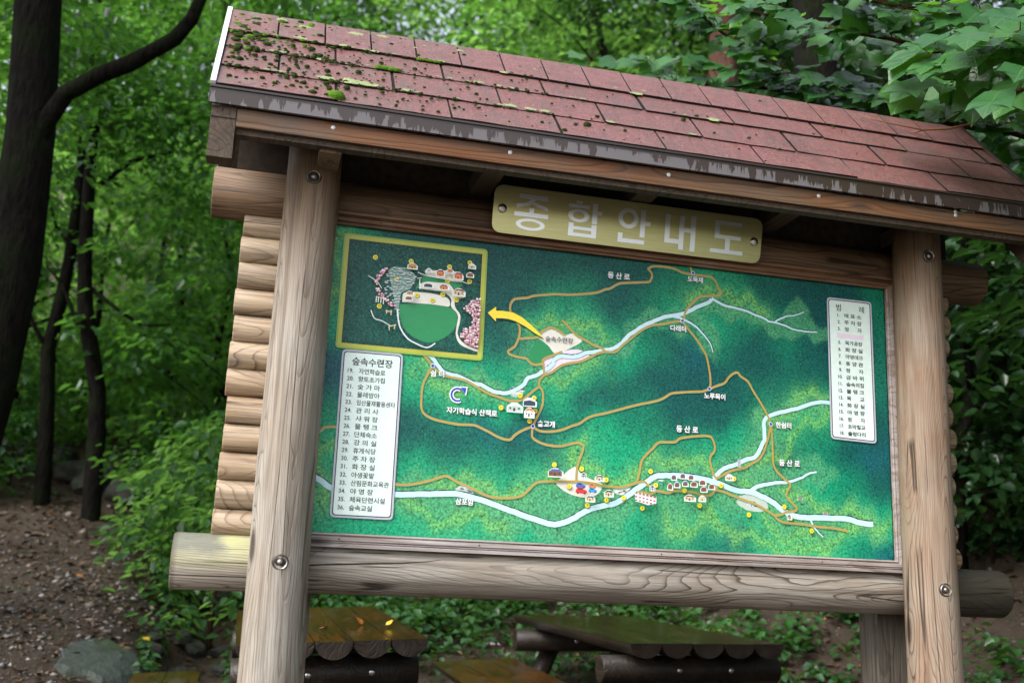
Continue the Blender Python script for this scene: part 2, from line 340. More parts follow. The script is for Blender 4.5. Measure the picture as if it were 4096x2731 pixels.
def mat_bark(name, a, b, moss=0.0):
    t = NT(name); v = t.coord((1,1,0.25)); n = t.noise(v, 26, 5.0, 0.65); col = t.mix(t.ramp(n, [(0.3, 0), (0.7, 1)]), a, b)
    if moss: col = t.mix(t.ramp(t.noise(t.coord(), 3.5, 4.0), [(0.48, 0.0), (0.62, moss)]), col, (0.010,0.020,0.004,1))
    t.bump(n, 1.0, 0.06); return t.out(col, 0.9, 0.06)
M['bark'] = mat_bark('dark_bark', (0.003,0.0027,0.0024,1), (0.014,0.012,0.010,1), 0.35)
M['bark_pale'] = mat_bark('grey_brown_bark', (0.015,0.012,0.01,1), (0.05,0.04,0.033,1), 0.3)
M['bark_red'] = mat_bark('red_pine_bark', (0.05,0.024,0.018,1), (0.15,0.08,0.06,1))
M['twig'] = mat_bark('twig_bark', (0.02,0.014,0.01,1), (0.06,0.035,0.02,1))
M['stalk'] = plain('red_leaf_stalk', (0.16,0.07,0.03,1), 0.5)
M['berry'] = plain('green_berry', (0.16,0.30,0.05,1), 0.3)
def mat_ground():
    t = NT('forest_floor'); v = t.coord()
    a = t.noise(v, 1.1, 5.0, 0.6); b = t.noise(v, 22, 5.0, 0.7); c = t.noise(v, 70, 3.0, 0.6)
    col = t.mix(t.ramp(a, [(0.35, 0), (0.65, 1)]), (0.070,0.048,0.033,1), (0.115,0.083,0.060,1))
    col = t.mix(t.ramp(b, [(0.35, 0.0), (0.7, 0.8)]), col, (0.02,0.014,0.010,1))
    col = t.mix(t.ramp(c, [(0.58, 0.0), (0.7, 0.9)]), col, (0.14,0.11,0.08,1))
    col = t.mix(t.ramp(t.noise(v, 5, 4.0), [(0.58, 0.0), (0.7, 0.5)]), col, (0.035,0.055,0.014,1))
    t.bump(t.math('ADD', b, c), 1.0, 0.04); return t.out(col, 0.75, 0.3)
M['ground'] = mat_ground()
def mat_stone(name, a, b, moss):
    t = NT(name); v = t.coord(); col = t.mix(t.ramp(t.noise(v, 7, 5.0, 0.65), [(0.3, 0), (0.7, 1)]), a, b)
    col = t.mix(t.ramp(t.noise(v, 3.2, 4.0), [(0.5, 0.0), (0.62, moss)]), col, (0.035,0.06,0.02,1))
    t.bump(t.noise(v, 18, 5.0, 0.6), 0.7, 0.03); return t.out(col, 0.5, 0.4)
M['stone'] = mat_stone('ditch_stone', (0.015,0.015,0.014,1), (0.065,0.062,0.056,1), 0.5)
M['slab'] = mat_stone('mossy_slab_stone', (0.030,0.038,0.034,1), (0.062,0.072,0.064,1), 0.7)
def mat_pebble():
    t = NT('gravel_pebbles'); f = t.new('Attribute', attribute_name='tint').outputs['Fac']
    return t.out(t.ramp(f, [(0.0, (0.07,0.055,0.043,1)), (0.35, (0.15,0.115,0.085,1)), (0.6, (0.17,0.17,0.185,1)), (0.85, (0.29,0.25,0.21,1)), (0.94, (0.16,0.075,0.04,1)), (1.0, (0.45,0.43,0.40,1))]), 0.5, 0.4)
M['pebble'] = mat_pebble()
def mat_litter():
    t = NT('dead_leaf_litter'); f = t.new('Attribute', attribute_name='tint').outputs['Fac']
    return t.out(t.ramp(f, [(0.0, (0.030,0.020,0.013,1)), (0.5, (0.085,0.050,0.028,1)), (0.85, (0.15,0.085,0.04,1)), (1.0, (0.26,0.17,0.06,1))]), 0.6, 0.3)
M['litter'] = mat_litter()
M['path'] = plain('pale_bounce_ground', (0.17,0.155,0.135,1), 0.9, 0.2, var=.2, scale=12)  # for the unseen ground sheet that bounces light
M_paths=[[(0.7086,0.8914),(0.7055,0.9155),(0.7093,0.9334),(0.7209,0.9487),(0.7417,0.9551),(0.7767,0.9616),(0.8011,0.972),(0.8577,0.9827),(0.8933,0.989),(0.9399,0.9915),(0.994,0.9991),(1.0665,1.0141),(1.1028,1.0318),(1.1248,1.0385),(1.1613,1.0624),(1.2021,1.0706),(1.2544,1.0782),(1.2919,1.0842),(1.3012,1.0944),(1.3066,1.1134),(1.3008,1.1293),(1.2893,1.139),(1.2949,1.1452),(1.3137,1.1547),(1.3631,1.1574),(1.4115,1.1527),(1.4457,1.1412),(1.4869,1.1392),(1.5375,1.1383),(1.5721,1.1364),(1.5929,1.1201),(1.6067,1.0906),(1.6183,1.0742),(1.602,1.0592),(1.5559,1.052),(1.5192,1.0437),(1.4964,1.0238),(1.4692,0.9926),(1.4556,0.9695),(1.4512,0.9517),(1.4436,0.9336)],[(1.4776,1.1714),(1.4846,1.15),(1.4906,1.144)],[(0.7086,0.8914),(0.7205,0.8751),(0.7425,0.8495),(0.7484,0.8327),(0.7485,0.805),(0.7403,0.7765),(0.729,0.7547),(0.7054,0.7371),(0.7129,0.724),(0.7375,0.7177),(0.7619,0.7148),(0.7811,0.7131),(0.7939,0.7005),(0.8117,0.6918),(0.8326,0.6937),(0.8499,0.7004)],[(0.7491,0.7905),(0.7867,0.7965),(0.8198,0.8032),(0.835,0.8221),(0.8556,0.8398),(0.8801,0.8492),(0.9089,0.838),(0.9362,0.8232)],[(0.9218,0.8832),(0.9401,0.8692),(0.9623,0.8468),(0.9807,0.831),(0.999,0.8205),(1.0245,0.8106),(1.0537,0.7958),(1.0865,0.7866),(1.1086,0.7728)],[(0.9276,0.7543),(0.9014,0.7414),(0.8666,0.7261),(0.8511,0.7161),(0.8479,0.7071),(0.8521,0.6869),(0.8545,0.6699),(0.8535,0.6529),(0.8403,0.6363),(0.8361,0.6206),(0.8394,0.6055),(0.8519,0.5874),(0.8549,0.5571),(0.8519,0.5302),(0.8412,0.5027),(0.8268,0.4713),(0.8172,0.4461)],[(0.8516,0.6525),(0.8828,0.6655),(0.9034,0.6811),(0.9276,0.6988),(0.9592,0.7103),(1.0017,0.721),(1.0372,0.7382),(1.0763,0.761),(1.1087,0.7711),(1.1341,0.7717),(1.1559,0.7772),(1.181,0.8043),(1.2172,0.8362),(1.2611,0.8744),(1.3092,0.9007),(1.3578,0.9109),(1.403,0.9245),(1.4428,0.9321)],[(0.8367,0.6053),(0.8108,0.584),(0.792,0.5653),(0.7693,0.5483),(0.7502,0.541),(0.7271,0.5392),(0.7077,0.5414),(0.6765,0.5502),(0.6377,0.5602),(0.6027,0.5743),(0.5753,0.589),(0.5441,0.6033),(0.5097,0.6098),(0.4794,0.6128),(0.4565,0.6184),(0.4305,0.63),(0.4076,0.6521),(0.3896,0.6723),(0.3591,0.701)],[(0.4077,0.6497),(0.3885,0.6095),(0.378,0.5846),(0.3727,0.5555),(0.3726,0.5174),(0.3746,0.4843),(0.3878,0.4617),(0.422,0.4454),(0.4702,0.4372),(0.528,0.4321),(0.581,0.4337),(0.5792,0.434),(0.6099,0.4251),(0.6447,0.411),(0.6758,0.3965),(0.7067,0.3876),(0.7296,0.3892),(0.7443,0.4052),(0.7629,0.4196),(0.7893,0.4346),(0.8172,0.4461)],[(0.8172,0.4461),(0.8359,0.4343),(0.8595,0.4293),(0.8984,0.4321),(0.9374,0.4418),(0.9763,0.4598),(1.0077,0.4717),(1.039,0.4951),(1.0706,0.509),(1.1106,0.5198),(1.1467,0.5315),(1.2445,0.564),(1.3192,0.5842),(1.3588,0.5999),(1.3951,0.6234),(1.4394,0.6321),(1.4929,0.639),(1.5332,0.644),(1.5647,0.6564)],[(1.4436,0.9314),(1.465,0.9055),(1.4877,0.8819),(1.5149,0.8501),(1.5376,0.8179),(1.5512,0.7934),(1.5603,0.7558),(1.5671,0.718),(1.5693,0.68),(1.5647,0.6564)],[(1.5647,0.6564),(1.601,0.6742),(1.6328,0.6875),(1.6512,0.7125),(1.6742,0.7316),(1.6926,0.7363),(1.7062,0.7216),(1.7383,0.7029),(1.761,0.6663),(1.7882,0.628),(1.7941,0.626),(1.8233,0.5733),(1.8406,0.5308),(1.846,0.475),(1.8474,0.4375),(1.8489,0.4002),(1.8504,0.3667),(1.8623,0.3414),(1.8886,0.317),(1.913,0.2981),(1.9252,0.2896),(1.9208,0.2745),(1.908,0.2516),(1.9098,0.2369),(1.9279,0.2158),(1.9521,0.1951),(1.9498,0.1839),(1.9312,0.1774),(1.9045,0.1741),(1.89,0.1661),(1.8695,0.1595),(1.8492,0.1584)],[(1.8406,0.5271),(1.8274,0.4736),(1.8166,0.4391),(1.8039,0.4083),(1.7831,0.3809),(1.7503,0.362),(1.7259,0.3456),(1.6935,0.3362),(1.6613,0.3268),(1.6331,0.3122),(1.6092,0.2997),(1.5932,0.2932)],[(0.8172,0.4461),(0.8149,0.4253),(0.8177,0.4029),(0.8415,0.3878),(0.8729,0.3787),(0.916,0.3754),(0.9472,0.3802),(0.9784,0.3899),(1.0019,0.3953),(1.022,0.3872),(1.0262,0.3762),(1.019,0.3493),(1.008,0.3185),(1.001,0.2881),(1.0003,0.2433)],[(0.2903,0.1903),(0.3435,0.1912),(0.417,0.2095),(0.4744,0.2311),(0.4967,0.2288),(0.5272,0.2126),(0.5649,0.2005),(0.6029,0.1847),(0.6334,0.172),(0.6713,0.1633),(0.7165,0.1633),(0.7542,0.168),(0.7842,0.177),(0.8063,0.1966),(0.8284,0.2199),(0.851,0.2323),(0.9049,0.2382),(0.9632,0.241),(1.0023,0.2434),(1.0417,0.2421),(1.0812,0.2389),(1.1069,0.2334),(1.1467,0.232),(1.1867,0.2319),(1.2199,0.2417),(1.25,0.253),(1.2836,0.2597),(1.2973,0.2495),(1.3143,0.2395),(1.3348,0.2281),(1.3552,0.2255),(1.3859,0.2216),(1.4098,0.2309),(1.4579,0.2328),(1.4711,0.2315),(1.5024,0.2298),(1.5299,0.2205),(1.5654,0.2226),(1.5852,0.24),(1.5971,0.2589)],[(-0.0086,0.3567),(0.0059,0.3724),(0.0229,0.3852),(0.0725,0.3888)],[(1.2539,0.2171),(1.2808,0.2171),(1.3045,0.2122),(1.3214,0.2179),(1.3348,0.2265)],[(1.25,0.2545),(1.2629,0.2932),(1.269,0.3348),(1.2856,0.3613),(1.3193,0.3956),(1.343,0.4197),(1.3808,0.424),(1.4153,0.428),(1.4395,0.4443),(1.5101,0.4579),(1.5581,0.4613),(1.5756,0.4538),(1.5875,0.4269),(1.5855,0.4009),(1.5695,0.3814),(1.5675,0.3556),(1.5754,0.3268),(1.5813,0.3089),(1.5972,0.288)],[(1.5931,0.2459),(1.6288,0.239),(1.6687,0.2267),(1.7086,0.2145),(1.7567,0.2026),(1.7889,0.1898),(1.8291,0.1701),(1.8492,0.1584),(1.8652,0.1429),(1.8895,0.1332),(1.9302,0.1298),(1.9795,0.1286),(2.0289,0.1238),(2.0744,0.1206),(2.1244,0.1194),(2.187,0.1096)]]
M_rivers=[(0.03,0.03,[(-0.0117,0.2035),(0.0255,0.1833),(0.063,0.1609),(0.1722,0.1471),(0.2906,0.1517),(0.3458,0.1548),(0.4245,0.1608),(0.5222,0.1673),(0.5856,0.1584),(0.6422,0.1454),(0.6992,0.1287),(0.7565,0.1119),(0.8646,0.0818),(0.8968,0.0744),(0.9288,0.0745),(0.9671,0.0871),(1.0053,0.1074),(1.0373,0.1274),(1.0761,0.1449),(1.1218,0.1582),(1.1613,0.1666),(1.1942,0.1855),(1.2206,0.2042),(1.2537,0.2296),(1.2837,0.2503),(1.3072,0.2675),(1.3274,0.2814),(1.3546,0.2878),(1.4059,0.291),(1.4576,0.291),(1.5269,0.2857),(1.5102,0.2863),(1.5734,0.2793),(1.6289,0.2644),(1.6888,0.2479),(1.7491,0.246),(1.8096,0.2257),(1.854,0.2044),(1.8903,0.1807),(1.9227,0.1641),(1.9718,0.1557),(2.0339,0.1571),(2.1172,0.1596),(2.1929,0.1599),(2.2432,0.1476),(2.3069,0.1441)]),(0.026,0.01,[(1.7451,0.2476),(1.7736,0.2676),(1.8185,0.2813),(1.8718,0.2919),(1.9171,0.2965),(1.9712,0.3147),(2.0176,0.3381),(2.0492,0.3458)]),(0.014,0.006,[(2.0172,0.1526),(2.0268,0.1255),(2.0449,0.1044),(2.0733,0.0802)]),(0.026,0.022,[(1.5833,0.2872),(1.5972,0.3063),(1.6292,0.3339),(1.6775,0.3517),(1.7261,0.3752),(1.7669,0.3891),(1.7876,0.4147),(1.8002,0.4417),(1.813,0.4726),(1.813,0.5451),(1.8633,0.5764),(1.9646,0.6064),(2.0572,0.6397),(2.1293,0.6418)]),(0.022,0.022,[(0.3784,0.6979),(0.4084,0.6788),(0.4343,0.6473),(0.4595,0.6277),(0.5183,0.6159),(0.568,0.596),(0.5439,0.6071),(0.6018,0.5931),(0.6369,0.5772),(0.668,0.5684),(0.7142,0.5703),(0.7597,0.595),(0.7748,0.6078),(0.7893,0.6339),(0.8125,0.6436),(0.8356,0.6552),(0.8375,0.6547),(0.8682,0.6797),(0.8887,0.697),(0.8951,0.7183),(0.9229,0.7347),(0.9656,0.7352),(1.0011,0.7436),(1.0258,0.7581),(1.0617,0.765),(1.1085,0.7781),(1.1339,0.784),(1.1628,0.7991),(1.188,0.8227),(1.2096,0.8497),(1.2389,0.8704),(1.2793,0.8995),(1.3202,0.9198),(1.3576,0.9381),(1.3569,0.9292),(1.4016,0.9509),(1.4557,0.9673),(1.5056,0.9964),(1.5559,1.0213),(1.5766,1.0389)]),(0.016,0.008,[(1.5766,1.0432),(1.6296,1.0203),(1.6853,1.0129),(1.7366,1.0049),(1.7833,0.9899),(1.8208,0.9804),(1.8395,0.969),(1.8632,0.9692),(1.9105,0.9606),(1.9531,0.9471),(2.0057,0.9434),(2.0684,0.9451)]),(0.011,0.006,[(1.8679,0.971),(1.8967,0.9881),(1.9207,0.9994),(1.9688,1.011),(2.0077,1.0298)]),(0.015,0.005,[(1.4061,0.9471),(1.4467,0.9404),(1.4921,0.9212),(1.5239,0.8984),(1.5513,0.8708),(1.5695,0.8467),(1.5822,0.8113)])]
M_dots=[(1.4428,0.9321),(1.4906,1.144),(1.4436,0.9323),(1.5647,0.6564),(0.8172,0.4461),(0.4087,0.6498),(1.8406,0.5308)]
M_labels=[('등 산 로',(1.1626,1.0935),1.1121,1.2079,'w'),('등 산 로',(1.4661,0.4814),1.4186,1.5139,'w'),('등 산 로',(1.9219,0.374),1.8752,1.9705,'w'),('도둑재',(1.4998,1.1155),1.465,1.5352,'w'),('다래터',(1.4244,0.8972),1.3895,1.4596,'w'),('노루목이',(1.5873,0.6266),1.5404,1.6348,'w'),('한쉼터',(1.8986,0.5296),1.8625,1.9348,'w'),('솔고개',(0.8701,0.4587),0.8351,0.9061,'w'),('쉼 터',(0.4286,0.6202),0.4009,0.456,'w'),('자기학습식 산책로',(0.5699,0.4835),0.4712,0.6715,'w'),('삼포암',(0.5601,0.1396),0.5246,0.5957,'w'),('숲속수련장',(0.913,0.8006),0.8554,0.9714,'k')]
M_nums=[(36,0.1592,1.0563),(33,0.2993,1.056),(24,0.4526,1.0513),(26,0.5333,1.0775),(25,0.5361,1.0009),(27,0.4475,0.9929),(34,0.2483,0.9763),(31,0.3309,0.9222),(28,0.4317,0.9367),(29,0.4871,0.9201),(30,0.3921,0.9085),(35,0.1876,0.8641),(32,0.5489,0.7852),(22,0.761,0.562),(20,0.8177,0.5567),(21,0.6861,0.5087),(23,0.8235,0.5059),(19,0.8029,0.4646),(1,0.9094,0.3019),(3,1.0213,0.2929),(4,1.1236,0.2562),(2,0.9721,0.2216),(5,1.048,0.1532),(6,1.1263,0.178),(7,1.1974,0.1904),(8,1.2767,0.1546),(9,1.3322,0.2481),(10,1.3095,0.3012),(11,1.4558,0.2339),(12,1.5208,0.1787),(13,1.6142,0.2635),(14,1.6723,0.2945),(15,1.7369,0.1532),(16,1.9245,0.1503),(17,1.8959,0.1938),(18,2.018,0.1031)]
M_H=[(0.3688,1.0223,0.023,0.0133,'g','g'),(0.4145,1.0153,0.0361,0.0296,'o','r'),(0.4521,1.0288,0.0255,0.0163,'o','r'),(0.4867,1.0122,0.0401,0.0312,'o','r'),(0.5332,1.0211,0.0294,0.0194,'b','r'),(0.5395,1.0575,0.0294,0.0202,'t','w'),(0.3034,1.0312,0.04,0.0235,'y','y'),(0.3696,0.9603,0.0394,0.0161,'k','k'),(0.4311,0.9603,0.0404,0.022,'o','k'),(0.4924,0.9458,0.0527,0.031,'t','r'),(0.2995,0.9218,0.0291,0.0146,'y','b'),(0.2965,0.901,0.0297,0.0145,'b','r'),(0.7952,0.5352,0.0582,0.0341,'k','c'),(0.7948,0.4934,0.0426,0.0415,'w','o'),(0.7362,0.5097,0.0693,0.0376,'g','w'),(0.9086,0.2692,0.0659,0.0334,'n','B'),(1.0881,0.2588,0.0396,0.0237,'t','k'),(1.1275,0.202,0.0403,0.0261,'t','k'),(1.0516,0.1774,0.0393,0.0235,'t','k'),(1.3992,0.2811,0.0239,0.0209,'n','B'),(1.4376,0.2888,0.0248,0.0211,'n','B'),(1.4732,0.2856,0.0256,0.0198,'n','B'),(1.4131,0.2527,0.0254,0.0222,'n','B'),(1.4481,0.2592,0.0254,0.021,'n','B'),(1.3834,0.2436,0.0219,0.0253,'n','n'),(1.4853,0.2592,0.0297,0.0211,'n','r'),(1.5225,0.2672,0.0299,0.0211,'n','r'),(1.5277,0.241,0.0298,0.0211,'n','r'),(1.5617,0.2535,0.0279,0.0211,'n','r'),(1.4677,0.2036,0.0516,0.0253,'t','n'),(1.5208,0.2041,0.0312,0.0223,'t','t'),(1.0214,0.2649,0.0229,0.0248,'P','P'),(1.3076,0.2334,0.0237,0.0252,'P','P'),(1.6391,0.2954,0.036,0.0241,'t','w'),(1.9028,0.1514,0.0221,0.0242,'P','P')]
M_cars=[((1.0101,0.226),0.041,'b'),((1.0583,0.2264),0.032,'o'),((1.0129,0.2061),0.048,'r'),((1.0597,0.2104),0.036,'c')]
M_inset=[(0.0546,1.1151),(0.5821,1.1191),(0.5817,0.7114),(0.0552,0.7079)]
M_legL=[(0.0631,0.6806),(0.2887,0.6814),(0.2897,0.0604),(0.0642,0.0597)]
M_legR=[(2.118,1.1026),(2.3303,1.1029),(2.3314,0.4865),(2.1204,0.4925)]
M_cream=[[(0.3549,1.0252),(0.3793,1.028),(0.4335,1.0342),(0.4737,1.035),(0.5034,1.0271),(0.5083,1.0052),(0.5015,0.9933),(0.4686,0.9934),(0.4318,0.9986),(0.3917,1.0016),(0.3623,1.0094)],[(0.3353,0.951),(0.3397,0.9662),(0.3535,0.9769),(0.3748,0.9819),(0.4182,0.9822),(0.4509,0.984),(0.4662,0.9708),(0.4779,0.9572),(0.5,0.9522),(0.5188,0.9431),(0.5158,0.9316),(0.4871,0.9212),(0.4802,0.9131),(0.4852,0.8878),(0.5047,0.864),(0.5062,0.8348),(0.5006,0.8049),(0.4999,0.783),(0.5177,0.7555),(0.5548,0.739),(0.5807,0.7305),(0.5805,0.7214),(0.5481,0.7293),(0.511,0.744),(0.4931,0.775),(0.493,0.8115),(0.4975,0.8486),(0.4898,0.8698),(0.4708,0.8863),(0.4664,0.9005),(0.4672,0.9191),(0.4535,0.9361),(0.4274,0.9481),(0.3948,0.9482),(0.366,0.9488)],[(0.2749,0.8896),(0.2749,0.9169),(0.2814,0.9268),(0.313,0.9339),(0.3488,0.9359),(0.3956,0.9354),(0.4358,0.9286),(0.4543,0.9214),(0.4624,0.9075),(0.4596,0.8906),(0.4379,0.8902),(0.3873,0.8922),(0.3336,0.8903)]]
M_pale=[[(0.212,1.009),(0.2357,1.0265),(0.2859,1.0248),(0.3157,1.006),(0.3207,0.9844),(0.3113,0.9612),(0.2983,0.9414),(0.2707,0.9275),(0.2655,0.8977),(0.263,0.8538),(0.2678,0.8072),(0.2378,0.8875),(0.2081,0.9098),(0.2014,0.9565)]]
M_lawn=[[(0.2667,0.8796),(0.3337,0.8885),(0.3874,0.8904),(0.438,0.8884),(0.4636,0.8855),(0.486,0.8731),(0.4946,0.8483),(0.491,0.8149),(0.4658,0.7796),(0.4312,0.7545),(0.3962,0.7403),(0.3605,0.7424),(0.3167,0.7616),(0.2867,0.7875),(0.2721,0.8221),(0.2648,0.854)],[(0.3231,0.9441),(0.3291,0.9632),(0.3461,0.9798),(0.3519,1.0027),(0.3811,0.9985),(0.432,0.9968),(0.4761,0.9905),(0.5054,0.99),(0.5025,0.9748),(0.4775,0.9646),(0.4621,0.9778),(0.4472,0.9836),(0.3821,0.9801),(0.3465,0.9725),(0.3334,0.9526)]]
M_pink=[[(0.2041,1.021),(0.2116,1.0145),(0.1886,0.988),(0.1791,0.9723),(0.1774,0.9465),(0.167,0.9436),(0.1644,0.956),(0.1679,0.982),(0.1824,1.002)],[(0.1678,0.9327),(0.1821,0.9288),(0.2011,0.909),(0.22,0.8892),(0.235,0.8763),(0.2493,0.8741),(0.2484,0.8613),(0.2285,0.8683),(0.2026,0.8874),(0.1761,0.9136)],[(0.5108,0.8867),(0.532,0.9),(0.5528,0.9244),(0.5781,0.9345),(0.5824,0.7343),(0.5547,0.7409),(0.5175,0.7592),(0.5091,0.7802),(0.515,0.8064),(0.5438,0.8129),(0.5532,0.8432),(0.5483,0.8685),(0.5187,0.8746)]]
M_creamM=[[(0.8235,0.7983),(0.8557,0.8363),(0.8803,0.844),(0.9126,0.8331),(0.9344,0.8212),(0.9699,0.8335),(0.9917,0.825),(1.0101,0.8075),(0.9926,0.79),(0.9645,0.7734),(0.9294,0.7527),(0.8978,0.7446),(0.8795,0.7619),(0.8431,0.7932)],[(0.9236,0.2363),(0.9455,0.2608),(0.974,0.2874),(0.9998,0.3),(1.0168,0.2777),(1.0402,0.2636),(1.0701,0.253),(1.1101,0.2398),(1.1072,0.2209),(1.0944,0.2016),(1.0684,0.1877),(1.0358,0.1827),(0.9899,0.1893),(0.9505,0.2055),(0.9239,0.2255)]]
M_pinkM=[[(0.8529,0.7145),(0.9189,0.7482),(0.9576,0.764),(0.9932,0.7691),(1.0257,0.7634),(1.0441,0.7493),(1.0373,0.7347),(1.0018,0.7176),(0.9594,0.7051),(0.9277,0.6953),(0.9035,0.6777),(0.8828,0.6638),(0.8566,0.6598)]]
M_greenM=[[(0.8255,0.7916),(0.8648,0.7779),(0.8888,0.7489),(0.8873,0.7401),(0.8526,0.7231),(0.8463,0.7036),(0.8184,0.6976),(0.79,0.7088),(0.8021,0.7582)]]
M_greyM=[[(1.1535,0.2237),(1.1868,0.2272),(1.2201,0.2339),(1.2269,0.2249),(1.2138,0.2085),(1.1939,0.1995),(1.1639,0.2056)],[(1.6926,0.2245),(1.749,0.2387),(1.7893,0.2263),(1.8215,0.2062),(1.8253,0.1881),(1.8007,0.1704),(1.7483,0.1694),(1.7083,0.1817),(1.6864,0.1987)],[(0.5247,0.1891),(0.55,0.2014),(0.5837,0.1962),(0.592,0.1786),(0.5852,0.1656),(0.5299,0.1606)],[(0.7191,0.5916),(0.7364,0.595),(0.7676,0.5919),(0.7742,0.5734),(0.7611,0.559),(0.7263,0.558)],[(1.3104,0.2803),(1.3273,0.2909),(1.3393,0.2821),(1.3344,0.266),(1.3174,0.2649)]]
M_hall=[(1.2338,0.2128),(1.2607,0.2112),(1.325,0.1976),(1.3236,0.174),(1.2883,0.1658),(1.2613,0.1737),(1.2361,0.1785)]
M_arrow=[(0.6159,0.8818),(0.6486,0.9096),(0.6493,0.894),(0.6777,0.8959),(0.7197,0.8932),(0.7553,0.8787),(0.7987,0.8481),(0.8279,0.8231),(0.8481,0.8007),(0.814,0.8165),(0.7708,0.8419),(0.7316,0.8589),(0.6999,0.8654),(0.6721,0.8657),(0.6496,0.8634),(0.6503,0.8496)]
